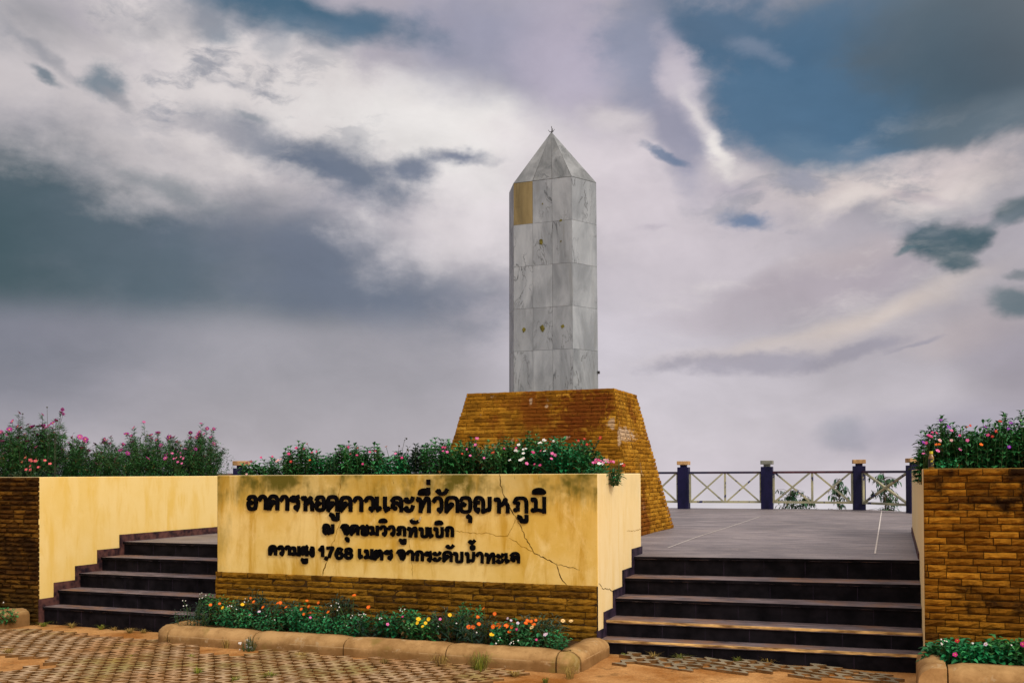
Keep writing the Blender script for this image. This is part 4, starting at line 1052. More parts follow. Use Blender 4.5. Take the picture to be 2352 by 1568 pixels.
kerb([(xs[3] + g_, VK - .003), (xs[4] - g_, VK - .003)], 'kerb block with a green grass clump growing before it', shade=.7)
arc = [(xs[4] + g_, VK), (xs[4] + .09, VK), (xs[4] + .135, VK + .015), (xs[4] + .16, VK + .05), (xs[4] + .165, VK + .10)]
kerb(arc, 'chipped pale corner kerb at the right end of the sign bed', shade=.95)
ce = xs[4] + .168
kerb([(ce, VK + .125), (ce + .03, VK + .80)], 'kerb block slanting back from the chipped corner to the right stair', shade=.75)
# right bed
UKR = 0.115; RK = kerb_profile(0.25, 0.17, 0.15)
kerb([(UKR, vRf - 0.02), (UKR, VK + .10)], 'kerb block running back beside the lowest right step', shade=.75, prof=RK)
kerb([(UKR, VK + .088), (UKR, VK - .12)], 'rust stained front corner kerb of the right bed', shade=.9, prof=RK)
kerb([(UKR + .185, VK - .10), (UKR + .87, VK - .10)], 'kerb block in front of the right brick planter', shade=.7, prof=RK)
kerb([(UKR + .89, VK - .10), (UKR + 1.8, VK - .10)], 'kerb block at the right edge of the view, half covered by leaves', shade=.5, prof=RK)
# left bed
ULK = uL - 0.12
kerb([(uL - .16, VK - .10), (uL - .075, vLf - .04)], 'stained kerb block running out from the corner of the left brick planter', shade=.45, prof=[(a_, z_ - .06) for a_, z_ in kerb_profile(0.17, 0.2, 0.09)])

def bed_soil(x0, x1, y0, y1, z, seed):
    mbb = MB(); nx = max(4, int((x1 - x0) / .12)); ny = 8
    rows = [[(x0 + (x1 - x0) * i / nx, y0 + (y1 - y0) * j / ny, z + 0.03 * mnoise.noise(Vector((i * .8, j * .8, seed)))) for i in range(nx + 1)] for j in range(ny + 1)]
    mbb.grid(rows); return structure(mbb.build('soil', SOIL, smooth=True))
bed_soil(xs[0] - .05, ce - .06, VK + .1, vAB - .02, 0.10, 3)
bed_soil(UKR + .1, UKR + 3, VK, vRf - .02, 0.18, 5)
bed_soil(ULK - 3, ULK - .3, VK + .2, vLf - .02, 0.08, 7)

# ================================================================== plants
def leaf(mb, base, d, L, w, var, fold=0.25, droop=0.3, mi=0, up=Vector((0, 0, 1))):
    d = d.normalized(); s = d.cross(up)
    if s.length < 1e-3: s = Vector((1, 0, 0))
    s.normalize(); n = s.cross(d)
    m = base + d * L * .45 + n * L * .05; tip = base + d * L - up * L * droop
    m2 = base + d * L * .78 - up * L * droop * .45
    l1, r1 = m + s * w * .5 + n * w * fold, m - s * w * .5 + n * w * fold
    l2, r2 = m2 + s * w * .32 + n * w * fold * .6, m2 - s * w * .32 + n * w * fold * .6
    mb.face([base, l1, l2, tip, m2, m], var, mi); mb.face([base, m, m2, tip, r2, r1], min(1, var * 1.12), mi)
FM = {}
def flower_mesh(kind, colr):
    key = (kind, colr)
    if key in FM: return FM[key]
    mb = MB(); r = random.Random(hash(kind) % 99 + len(colr))
    if kind == 'vinca':
        n, rad, w, cup, eye = 5, 0.024, 0.021, 0.12, 'yellow'
    elif kind == 'cosmos':
        n, rad, w, cup, eye = 8, 0.034, 0.024, 0.30, 'yellow'
    elif kind == 'daisy':
        n, rad, w, cup, eye = 13, 0.032, 0.012, 0.25, 'dark' if colr == 'cream' else 'yellow'
    elif kind == 'zinnia':
        n, rad, w, cup, eye = 12, 0.028, 0.014, 0.10, 'yellow'
    else:
        n, rad, w, cup, eye = 5, 0.010, 0.008, 0.1, 'yellow'
    lay = 2 if kind == 'zinnia' else 1
    for q in range(lay):
        for k in range(n):
            a = 2 * pi * (k + .5 * q) / n + r.uniform(-.06, .06); R_ = rad * (1 - .28 * q) * r.uniform(.9, 1.05)
            d = Vector((cos(a), sin(a), 0)); s = Vector((-sin(a), cos(a), 0)); zz = Vector((0, 0, 1)); c0 = zz * 0.004 * q
            tipz = cup * R_ * r.uniform(.5, 1.2)
            pts = [c0, c0 + d * R_ * .55 + s * w * .45 + zz * tipz * .5, c0 + d * R_ * .95 + s * w * .34 + zz * tipz, c0 + d * R_ + zz * tipz * .9, c0 + d * R_ * .95 - s * w * .34 + zz * tipz, c0 + d * R_ * .55 - s * w * .45 + zz * tipz * .5]
            mb.face(pts, r.uniform(.55, 1.0))
    ez = 0.004 + .004 * lay
    mb.lathe([(rad * .2, 0), (rad * .24, ez * .6), (rad * .12, ez)], (0, 0, 0), 8, .5, 1)
    FM[key] = mb.mesh('flower', [PET[colr], EYEM[eye]]); return FM[key]
def add_flower(parent, pos, kind, colr, scale=1.0, face=None, r=rng):
    o = bpy.data.objects.new('flower', flower_mesh(kind, colr)); col.objects.link(o); o.parent = parent
    f = face or Vector((r.uniform(-.4, .6), -0.75 + r.uniform(-.4, .4), 0.6 + r.uniform(-.25, .3)))
    o.rotation_euler = f.to_track_quat('Z', 'Y').to_euler(); o.location = Vector(pos) - parent.location; s = scale * r.uniform(.62, .92); o.scale = (s, s, s)
    return o

def vinca(label, pos, H, rad, nst, mat, flowers=(), kind='vinca', seed=1, ll=(.055, .09), lw=.44, name='flowering_plant', cat='plant', group=None, bias=0.0, wob=.25, sq=1.0, fsize=1.0, under=None):
    """bushy plant: upright stems with leaf pairs; flowers are (point, colour, kind)"""
    r = random.Random(seed); t = thing(name, label, cat, pos, group); P = Vector(pos); lm = MB(); sm = MB()
    tips = []
    for k in range(nst):
        a = r.uniform(0, 2 * pi); q = sqrt(r.random()); ex = Vector((cos(a) * q * rad, sin(a) * q * rad * sq, 0))
        h = H * (1 - .32 * q * q) * r.uniform(.72, 1.06)
        b = P + ex * .6 + Vector((0, 0, -.02)); e = P + ex + Vector((r.uniform(-1, 1) * wob * .1, r.uniform(-1, 1) * wob * .1, h)); m = b.lerp(e, .5) + ex * .15
        pts = [b, m, e]; sm.tube(pts, .0035, .002, 4, r.random(), cap=False)
        L = (m - b).length + (e - m).length; n = max(4, int(L / .034)); ph = r.uniform(0, pi)
        shade = min(1, max(0, .42 + bias + r.gauss(0, .12)))
        for i in range(n + 1):
            f = .12 + .88 * i / n; p = b.lerp(m, f * 2) if f < .5 else m.lerp(e, f * 2 - 1)
            ph += 1.57 + r.uniform(-.3, .3)
            for s_ in (0, pi):
                aa = ph + s_ + r.uniform(-.25, .25); up = .05 + .5 * f + (0.5 if i == n else 0)
                d = Vector((cos(aa), sin(aa), up * r.uniform(.5, 1.2))); Lf_ = r.uniform(*ll) * (1 - .25 * (f > .9))
                leaf(lm, p, d, Lf_, Lf_ * lw * r.uniform(.85, 1.15), min(1, max(0, shade + .35 * (f - .6) + r.gauss(0, .13))), .22, r.uniform(.1, .45))
        tips.append(e)
    for fp, colr, kd in flowers:
        fp = Vector(fp); near = min(tips, key=lambda q_: (q_ - fp).length) if tips else P
        if (near - fp).length > .09: sm.tube([P + (fp - P) * .3, P.lerp(fp, .7) + Vector((0, 0, .02)), fp], .003, .0018, 4, .5, cap=False)
    lm.build('foliage', mat, t, normals=False); sm.build('stem', STEMM, t, normals=False)
    for fp, colr, kd in flowers: add_flower(t, fp, kd, colr, fsize, r=r)
    return t

def assign(flowers, plants):
    """give each flower to the plant whose base is nearest"""
    out = [[] for _ in plants]
    for f in flowers:
        i = min(range(len(plants)), key=lambda k: abs(plants[k][0] - f[0].x) + .35 * abs(plants[k][1] - f[0].y)); out[i].append(f)
    return out

# ---- flowers standing in the sign planter (bearing, elevation measured; depth chosen near the bush surface)
ZCL = lambda x, y: (545.5 + x * .20753, 987.7 + y * .20753)
ZCR = lambda x, y: (1004.9 + x * .19531, 987.7 + y * .19531)
ctr = []
def cf(zf, lst, colr, v0=8.13, kd='vinca'):
    for x, y in lst:
        px, py = zf(x, y); v = v0 + R(-.1, .1) + max(0, (1045 - py)) * .007
        ctr.append((pt(px, py, v), colr, kd))
cf(ZCL, [(100, 360), (150, 345), (555, 255), (770, 150), (735, 205), (1330, 195), (1525, 230), (1645, 180)], 'dkred')
cf(ZCL, [(260, 300), (385, 290), (650, 195), (825, 245), (875, 235), (1225, 187), (1250, 262), (1322, 275), (1465, 240), (1385, 372), (1820, 303), (2275, 185), (2300, 190), (570, 260)], 'magenta')
cf(ZCL, [(1750, 257), (2275, 228), (2320, 240)], 'pink'); cf(ZCL, [(590, 345)], 'red'); cf(ZCL, [(800, 330)], 'orange'); cf(ZCL, [(450, 330), (430, 345), (480, 320), (100, 485)], 'pale')
cf(ZCR, [(60, 200), (65, 243), (785, 212), (925, 207), (1115, 250), (1130, 262), (1215, 240), (1205, 410), (1140, 398)], 'magenta')
cf(ZCR, [(115, 255), (455, 92), (470, 96), (445, 170), (345, 222), (385, 297), (548, 325), (1050, 390), (1340, 333), (1350, 272), (1385, 293)], 'pink')
cf(ZCR, [(1270, 120), (1195, 152), (1215, 150), (1365, 128), (955, 170), (930, 240), (915, 236), (1010, 225), (1040, 215), (1010, 270), (985, 345), (1010, 330), (970, 350), (850, 350), (1260, 243), (1250, 112)], 'white')
cf(ZCR, [(660, 258), (645, 262), (930, 118), (1660, 122), (1730, 100), (1915, 97), (1325, 135), (1760, 165), (290, 275)], 'red')
CENTRE = [  # px, extra height, radius, stems, kind of leaf, label
 (585, .11, .15, 16, LEAF_V, 'low thin vinca with dark red blooms at the left end of the sign planter'),
 (640, .14, .20, 22, LEAF_V, 'vinca bush with pale pink and magenta blooms beside the railing post gap'),
 (697, .27, .22, 34, LEAF_V, 'tall rounded vinca bush with deep magenta blooms, left hump of the sign planter'),
 (745, .17, .20, 26, LEAF_B, 'bright green low bush in the dip right of the left hump'),
 (800, .25, .22, 34, LEAF_V, 'vinca bush with four magenta blooms, second hump of the sign planter'),
 (858, .25, .20, 30, LEAF_V, 'leafy vinca bush topped by small dark blooms, under the wiry seed stalks'),
 (905, .17, .20, 24, LEAF_B, 'low light green bush before the seed stalks'),
 (955, .24, .20, 28, LEAF_D, 'olive and reddish tinged bush left of the pedestal edge'),
 (1015, .29, .22, 34, LEAF_V, 'vinca bush with bright pink blooms in front of the pedestal left edge'),
 (1085, .28, .24, 38, LEAF_V, 'vinca bush with red and pink blooms before the pedestal brick'),
 (1160, .28, .22, 36, LEAF_V, 'dark green vinca bush below the white blooms'),
 (1215, .30, .24, 38, LEAF_V, 'vinca bush carrying the clusters of white blooms'),
 (1290, .29, .24, 40, LEAF_B, 'dense bright green bush with few red blooms near the planter right end'),
 (1335, .24, .20, 30, LEAF_V, 'bush with dark leaves leaning left of the upright red tipped sprig'),
]
cpos = []
for i, (px, h, rad, ns, mt, lb) in enumerate(CENTRE):
    v = 8.46 + (0.14 if i % 2 else 0.0); u = u_at(px, v); cpos.append((u, v, EYE - .09))
asg = assign(ctr, cpos)
for i, (px, h, rad, ns, mt, lb) in enumerate(CENTRE):
    vinca(lb, cpos[i], h * 1.15 + .09, rad * 1.0, int(ns * 1.55), mt, asg[i], seed=100 + i, fsize=.76, name='vinca_bush' if mt is not LEAF_B else 'leafy_bush', cat='bush', group='bushes in the sign planter', bias={LEAF_B.name: .08}.get(mt.name, 0), sq=1.0)
# background row to close the bed
for i, px in enumerate((660, 780, 890, 1050, 1130, 1250)):
    v = 8.95; vinca('back row bush in the sign planter, behind the ' + ('left hump', 'second hump', 'seed stalks', 'bright pink blooms', 'red and pink blooms', 'white blooms')[i], (u_at(px, v), v, EYE - .09), (.28, .25, .26, .33, .33, .35)[i] * .72, .28, 30, LEAF_V if i % 2 else LEAF_C, [], seed=140 + i, name='leafy_bush', cat='bush', group='bushes in the sign planter')
# upright sprig with a red tip, the phlox cluster at the right end
p = pt(1340, 1068, 8.5); e = pt(1379, 1007, 8.6)
t = thing('flowering_plant', 'upright leafy sprig with a red tip leaning right beside the pink flower cluster', 'plant', (p.x, p.y, EYE - .09), 'bushes in the sign planter')
lm, sm = MB(), MB(); sm.tube([(p.x, p.y, EYE - .1), p, e], .006, .003, 5)
for k in range(60):
    f = R(.1, 1); q = p.lerp(e, f); a = R(0, 2 * pi); leaf(lm, q, Vector((cos(a), sin(a) * .8, .6)), R(.03, .045), .013, R(.1, .7), .2, .1)
lm.build('foliage', LEAF_D, t, normals=False); sm.build('stem', STEMM, t)
add_flower(t, e + Vector((0, 0, .012)), 'vinca', 'red', .9)
phl = [(1830, 380), (1855, 375), (1880, 370), (1900, 390), (1920, 360), (1950, 375), (1965, 345), (1985, 365), (2010, 375), (2040, 365), (2070, 370), (1935, 395), (1860, 345), (1895, 350), (2000, 350)]
fl = [(pt(*ZCR(x, y), 8.3 + R(-.05, .05)), ('pink', 'magenta', 'pale', 'white')[k % 4 if k % 5 else 0], 'vinca') for k, (x, y) in enumerate(phl)]
b = pt(1385, 1080, 8.32); vinca('low plant crowned by a dense cluster of pink and white blooms', (b.x, b.y, EYE - .09), .14, .17, 26, LEAF_B, fl, seed=160, name='flowering_plant', cat='plant', group='bushes in the sign planter', fsize=.8)
b = pt(1412, 1080, 8.3); vinca('wispy green plant with one red and white bloom at the planter right corner', (b.x, b.y, EYE - .09), .22, .055, 12, LEAF_C, [(pt(*ZCR(2165, 395), 8.2), 'white', 'vinca'), (pt(*ZCR(2190, 410), 8.2), 'red', 'vinca')], seed=161, ll=(.03, .05), lw=.25, name='flowering_plant', cat='plant', group='bushes in the sign planter', fsize=.8)
# wiry seed stalks
t = thing('seed_stalks', 'thin wiry seed stalks rising above the bushes of the sign planter', 'plant', tuple(pt(925, 1080, 8.6)))
sm = MB()
for pts in ([(912, 1060), (915, 1040), (917, 1024)], [(925, 1060), (925, 1030), (929, 1012), (934, 1007)], [(930, 1055), (932, 1040), (936, 1032)], [(784, 1040), (783, 1027)], [(773, 1060), (775, 1040)]):
    w = [pt(x, y, 8.6) for x, y in pts]; sm.tube(w, .0022, .0018, 4); sm.lathe([(.004, -.008), (.011, .0), (.004, .010)], w[-1], 6)
    for q in w[1:]: leaf(sm, q, Vector((R(-1, 1), R(-1, 1), .5)), .03, .01, .3)
sm.build('stalk', DARKSTEM, t, normals=False)
# trailing bits of green over the rim
for px, wd in ((742, 14), (860, 12), (912, 16), (1016, 10), (1148, 10), (1440, 16)):
    pass

# ---- cosmos on the left planter
def cosmos(label, px, pyt, v, wid, nst, nfl, seed, leafy=.93, fc='cosmos'):
    r = random.Random(seed); v = max(8.25, v_on(px, uL - .12 - wid * 1.1 - (v - 8.4) * .15)); u = u_at(px, v); d = -u * SN + v * CS; H = (1090 - pyt) * d / F + .14
    t = thing('cosmos_plant', label, 'plant', (u, v, LT - .1), 'cosmos plants on the left planter'); P = Vector((u, v, LT - .1)); lm, sm = MB(), MB(); fl = []
    for k in range(nst):
        a = r.uniform(0, 2 * pi); q = sqrt(r.random()) * wid; e = P + Vector((cos(a) * q, sin(a) * q, H * r.uniform(.60, 1.05) * (1 - .42 * (q / wid) ** 2))); b = P + Vector((cos(a) * q * .4, sin(a) * q * .4, 0)); m = b.lerp(e, .55) + Vector((r.uniform(-.03, .03), r.uniform(-.03, .03), 0))
        sm.tube([b, m, e], .0035, .0018, 4, r.random(), cap=False); fl.append(e)
        n = int(46 * (e - b).length / .5)
        for i in range(n):
            f = r.random() ** .8 * leafy * r.uniform(.9, 1.15); f = min(f, .97); p = b.lerp(m, f / .55) if f < .55 else m.lerp(e, (f - .55) / .45)
            aa = r.uniform(0, 2 * pi); dd = Vector((cos(aa), sin(aa), r.uniform(.1, .9)))
            for j in range(5):
                d2 = dd + Vector((r.uniform(-.55, .55), r.uniform(-.55, .55), r.uniform(-.45, .45))); L = r.uniform(.035, .085); w_ = r.uniform(.004, .0075)
                s_ = d2.normalized().cross(Vector((r.uniform(-1, 1), r.uniform(-1, 1), 1))).normalized() * w_ * .5; tip = p + d2.normalized() * L - Vector((0, 0, L * .15)); mid = p.lerp(tip, .5) + Vector((0, 0, L * .06))
                lm.face([p, mid + s_, tip, mid - s_], min(1, max(0, r.gauss(.45, .22))))
    # leafy mass low down, ferny and close
    for k in range(int(800 * wid / .3)):
        a = r.uniform(0, 2 * pi); q = sqrt(r.random()) * wid * 1.15; p = P + Vector((cos(a) * q, sin(a) * q, r.random() ** .9 * H * .74 * (1.05 - .45 * (q / (wid * 1.15)) ** 2))); aa = r.uniform(0, 2 * pi)
        leaf(lm, p, Vector((cos(aa), sin(aa), r.uniform(.2, 1))), r.uniform(.04, .075), r.uniform(.008, .018), min(1, max(0, r.gauss(.35, .2))), .2, .25)
    lm.build('foliage', LEAF_C, t, normals=False)
    r.shuffle(fl); top = sorted(fl, key=lambda q_: -q_.z)
    use = top[:nfl // 2] + r.sample(top[nfl // 2:], min(len(top) - nfl // 2, nfl // 2))
    for e in top[nfl:nfl * 2]: sm.lathe([(.003, -.006), (.009, 0), (.003, .008)], e, 6)
    sm.build('stem', DARKSTEM, t, normals=False)
    for e in use:
        f = Vector((r.uniform(-.8, .8), r.uniform(-.9, .5), r.uniform(.25, 1)))
        add_flower(t, e, 'cosmos', fc if r.random() < .72 else 'cosmospink', r.uniform(.95, 1.3), f, r)
    return t
COS = [
 (12, 968, 8.5, .30, 22, 8, 'cosmos clump with faded purple blooms at the left edge of the view'),
 (62, 948, 8.9, .32, 26, 9, 'tall cosmos clump with a knot of dark purple blooms, second from the left edge'),
 (112, 952, 8.4, .30, 26, 10, 'tallest cosmos clump with two long bare stalks reaching above the rest'),
 (165, 1005, 8.9, .28, 18, 5, 'shorter cosmos clump right of the tallest one'),
 (225, 1016, 8.5, .30, 20, 6, 'low bright green cosmos clump in the middle of the left planter'),
 (280, 1008, 9.2, .30, 20, 7, 'low cosmos clump with scattered small blooms left of the single tall spray'),
 (335, 978, 9.0, .26, 22, 7, 'cosmos clump with one tall spray of purple blooms at its left side'),
 (380, 1002, 9.5, .30, 24, 8, 'cosmos clump full of dark buds right of the tall spray'),
 (430, 990, 9.3, .28, 26, 9, 'cosmos clump above the bright pink flower heads'),
 (470, 986, 9.9, .26, 26, 10, 'cosmos clump with many blooms at the right end of the left planter'),
]
for i, (px, py, v, w, n, nf, lb) in enumerate(COS): cosmos(lb, px, py - 6, v, w * 1.35, int(n * 1.75), int(nf * 1.9), 200 + i)
# two long stalks with blooms, and the salmon flowers low at left
b = pt(140, 1085, 8.3); t = thing('cosmos_plant', 'pair of long bare cosmos stalks with nodding dark blooms', 'plant', (b.x, b.y, LT - .1), 'cosmos plants on the left planter'); sm = MB()
ends = [pt(143, 940, 8.3), pt(145, 950, 8.3), pt(108, 935, 8.4), pt(52, 950, 8.4)]
for e, mx in zip(ends, (125, 128, 110, 53)):
    m = pt(mx, 1010, 8.35); sm.tube([Vector((m.x, m.y, LT - .1)), m, e], .003, .0016, 4); sm.lathe([(.003, -.006), (.012, 0), (.004, .008)], e, 6)
sm.build('stem', DARKSTEM, t, normals=False); add_flower(t, ends[0], 'cosmos', 'cosmos', .9, Vector((.6, -.3, -.1))); add_flower(t, ends[1], 'cosmos', 'cosmos', .8, Vector((.7, -.2, .2)))
zL = lambda x, y: (x * .23193, 918.75 + y * .23193)
fl = [(pt(*zL(x, y), 8.12 + R(0, .06)), 'salmon', 'vinca') for x, y in ((250, 567), (300, 590), (315, 605), (350, 600), (370, 602), (445, 595), (495, 628), (258, 686), (300, 688), (298, 652), (378, 662), (215, 615))]
b = pt(72, 1085, 8.16); vinca('low impatiens with salmon pink blooms at the rim of the left planter', (b.x, b.y, LT - .1), .16, .24, 24, LEAF_D, fl, seed=230, name='flowering_plant', cat='plant', group='small plants along the left planter rim')
b = pt(106, 1085, v_on(106, uL - .30)); vinca('bright green broad leaved seedling at the rim of the left planter', (b.x, b.y, LT - .08), .10, .16, 14, LEAF_B, [], seed=231, ll=(.05, .08), lw=.6, bias=.2, name='leafy_plant', cat='plant', group='small plants along the left planter rim')
fl = [(pt(*zL(x, y), v_on(405, uL - .28) + R(-.05, .08)), 'pink', 'vinca') for x, y in ((1705, 525), (1745, 570), (1790, 560), (1815, 575), (1760, 610), (1800, 625), (1720, 578))]
b = pt(405, 1085, v_on(405, uL - .34)); vinca('plant with a bright pink stack of flower heads below the cosmos', (b.x, b.y, LT - .1), .16, .18, 20, LEAF_C, fl, seed=232, name='flowering_plant', cat='plant', group='small plants along the left planter rim')
for i, (px, mt, h, lb) in enumerate(((185, LEAF_B, .20, 'ferny bright green tuft low between two cosmos clumps'), (300, LEAF_V, .12, 'dark leafy plant at the middle of the left planter rim'), (335, LEAF_B, .10, 'small green rosette right of the middle of the left planter rim'), (490, LEAF_C, .16, 'green tuft spilling at the right end of the left planter rim'))):
    v = v_on(px, uL - .36); b = pt(px, 1085, v); vinca(lb, (b.x, b.y, LT - .1), h + .06, .22, 22, mt, [], seed=240 + i, ll=(.03, .055), lw=.3, name='leafy_plant', cat='plant', group='small plants along the left planter rim')

# ---- bushes on the right planter
ZRP = lambda x, y: (2067.2 + x * .12109, 930.2 + y * .12109)
rf = []
def rfl(lst, colr, kd='vinca'):
    for x, y in lst: rf.append((pt(*ZRP(x, y), 7.86 + R(-.04, .06) + max(0, 800 - y) * .0004), colr, kd))
rfl([(785, 280), (930, 410), (450, 700), (2070, 450), (2075, 790), (2110, 335), (1625, 410)], 'violet')
rfl([(985, 478), (1285, 665), (720, 862), (1145, 838), (445, 915), (980, 480)], 'pink'); rfl([(620, 515), (570, 580), (605, 595), (700, 525), (500, 715), (1140, 572), (1675, 565), (545, 570)], 'magenta')
rfl([(1285, 410), (1340, 385), (1910, 305), (1760, 590), (1835, 495), (1900, 300)], 'red'); rfl([(690, 745), (750, 738), (1545, 745)], 'orange'); rfl([(980, 665), (760, 665)], 'pale')
RIGHT = [  # z-x in that view, top z-y, radius
 (450, 820, .07, 10, LEAF_V, 'vinca shoots spilling over the left end of the right planter'),
 (760, 300, .17, 34, LEAF_V, 'vinca bush with an upright leafy tip left in the right planter'),
 (1150, 430, .20, 44, LEAF_V, 'vinca bush with red and pink blooms in the middle of the right planter'),
 (1400, 470, .17, 22, LEAF_B, 'bright green broad leaved plant hanging in the middle of the right planter'),
 (1750, 380, .22, 46, LEAF_V, 'vinca bush with magenta and red blooms right of the broad leaved plant'),
 (2180, 230, .24, 50, LEAF_V, 'tallest vinca bush at the right edge of the view'),
]
rpos = []
for i, (x, y, rad, ns, mt, lb) in enumerate(RIGHT):
    v = 8.12 + .12 * (i % 2); px, py = ZRP(x, 1150); rpos.append((u_at(px, v), v, RT - .1))
asg = assign(rf, rpos)
for i, (x, y, rad, ns, mt, lb) in enumerate(RIGHT):
    d = 7.7; H = ((1190 - y) * .12109 * d / F) * 1.02 + .09
    vinca(lb, rpos[i], H, rad * .95, int(ns * 1.5), mt, asg[i], seed=300 + i, ll=(.055, .095) if mt is LEAF_V else (.06, .09), lw=.36 if mt is LEAF_V else .6, name='vinca_bush' if mt is LEAF_V else 'leafy_bush', cat='bush', group='bushes on the right planter', bias=.12 if mt is LEAF_B else -.02, fsize=.74)
for i, (px, v, h) in enumerate(((2230, 8.7, .36), (2340, 8.8, .42), (2390, 8.2, .38))):
    vinca('back row bush on the right planter, ' + ('behind the red and pink blooms', 'behind the tallest vinca bush', 'cut by the edge of the view')[i], (u_at(px, v), v, RT - .1), h, .26, 50, LEAF_V, [], seed=320 + i, name='leafy_bush', cat='bush', group='bushes on the right planter')
b = pt(2175, 1075, 7.9); vinca('bright leafed seedling beside the small bottle', (b.x, b.y, RT - .08), .15, .09, 12, LEAF_B, [], seed=330, ll=(.035, .06), lw=.55, bias=.15, name='leafy_plant', cat='plant')

# bottle on the right planter's corner
bp = pt(2139, 1077, vRf + .055); bt = thing('bottle', 'small amber glass bottle with yellow cap and black label on the planter corner', 'bottle', (bp.x, bp.y, RT))
m_ = MB(); m_.lathe([(.018, 0), (.0195, .004), (.0195, .074), (.0185, .084), (.0135, .098), (.0105, .104), (.0105, .112)], (bp.x, bp.y, RT), 24); m_.build('glass_body', GLASS_A, bt, smooth=True)
m_ = MB(); m_.lathe([(.0203, .012), (.0203, .070)], (bp.x, bp.y, RT), 24); lab = m_.build('label', BOT_LABEL, bt)
m_ = MB()
def on_label(a, z): 
    q = -pi / 2 + TH + a; return Vector((bp.x + .0209 * cos(q), bp.y + .0209 * sin(q), RT + z))
for st in ([(-.5, .045), (-.42, .060), (-.2, .048), (0.02, .062), (.08, .045)], [(.15, .060), (.5, .068)], [(-.3, .022), (.3, .028), (.5, .034)]):
    for i in range(len(st) - 1):
        a, b = on_label(*st[i]), on_label(*st[i + 1]); n = (b - a).normalized().cross(Vector((0, -1, 0))).normalized() * .0016; m_.face([a - n, b - n, b + n, a + n])
m_.build('label_print', BOT_YEL, lab, normals=False)
m_ = MB(); m_.lathe([(.0118, .106), (.0125, .109), (.0125, .124), (.0118, .126)], (bp.x, bp.y, RT), 20); m_.build('cap', BOT_YEL, bt)

# ---- bed below the sign
Z5 = lambda x, y: (344.5 + x * .21973, 1320.7 + y * .21973)
Z6 = lambda x, y: (861.3 + x * .23193, 1320.7 + y * .23193)
bf = []
def bl(zf, lst, colr, kd):
    for x, y in lst:
        px, py = zf(x, y); f = (py - 1365 - (px - 440) * .035) / 100; v = max(7.16, 7.50 - .42 * max(0, f)); bf.append((pt(px, py, v), colr, kd))
bl(Z5, [(630, 305), (725, 292), (1050, 235), (1080, 273), (1330, 287), (1358, 284), (1655, 322), (1755, 283), (1603, 402), (2130, 205)], 'orange', 'zinnia')
bl(Z5, [(1638, 263), (1580, 350)], 'orange', 'daisy'); bl(Z5, [(755, 335), (963, 302)], 'yellow', 'zinnia')
bl(Z5, [(1040, 408), (1672, 437)], 'pink', 'vinca'); bl(Z5, [(1138, 375)], 'lilac', 'vinca'); bl(Z5, [(1675, 385)], 'red', 'vinca')
bl(Z5, [(520, 190), (540, 180), (545, 232), (515, 240), (340, 260), (370, 262), (348, 315), (380, 310), (582, 203), (995, 240), (1025, 262), (985, 275), (830, 312), (850, 318), (810, 322), (1945, 283), (1965, 292), (1890, 313), (1975, 328), (1955, 360), (2200, 405), (2230, 398), (2180, 408), (2213, 428), (2250, 405), (2110, 415), (2095, 440)], 'white', 'tiny')
bl(Z6, [(1070, 325), (1180, 377), (1022, 478), (1165, 503), (1232, 505), (1292, 497), (1350, 508), (923, 507), (967, 507), (1210, 488)], 'orange', 'daisy')
bl(Z6, [(1012, 415), (1012, 408), (1323, 553), (1515, 450), (1540, 452), (1500, 447), (1585, 440), (1485, 470), (1565, 482)], 'orange', 'zinnia')
bl(Z6, [(425, 430), (415, 467), (527, 430), (495, 468), (468, 502), (735, 388), (1148, 585)], 'yellow', 'daisy'); bl(Z6, [(1853, 447), (1933, 450), (1547, 513)], 'cream', 'daisy')
bl(Z5, [(900, 350), (1210, 420), (1300, 460), (1480, 360), (1560, 470), (1820, 430), (2050, 520)], 'white', 'tiny'); bl(Z5, [(1180, 330), (1420, 330), (1860, 380), (2280, 330)], 'orange', 'daisy'); bl(Z6, [(330, 520), (620, 500), (800, 470), (1000, 560)], 'white', 'tiny'); bl(Z6, [(120, 480), (640, 430)], 'pink', 'vinca')
bl(Z6, [(268, 405), (1395, 530), (1590, 632)], 'magenta', 'vinca'); bl(Z6, [(1340, 442), (1307, 422), (1407, 468), (1675, 583), (1690, 575)], 'lilac', 'vinca')
bl(Z6, [(250, 328), (265, 352), (290, 332), (245, 345), (1230, 612), (1190, 668), (1215, 640), (1340, 660), (1365, 670), (1330, 672), (1360, 648), (1410, 640), (45, 415), (60, 420), (40, 428)], 'white', 'tiny')
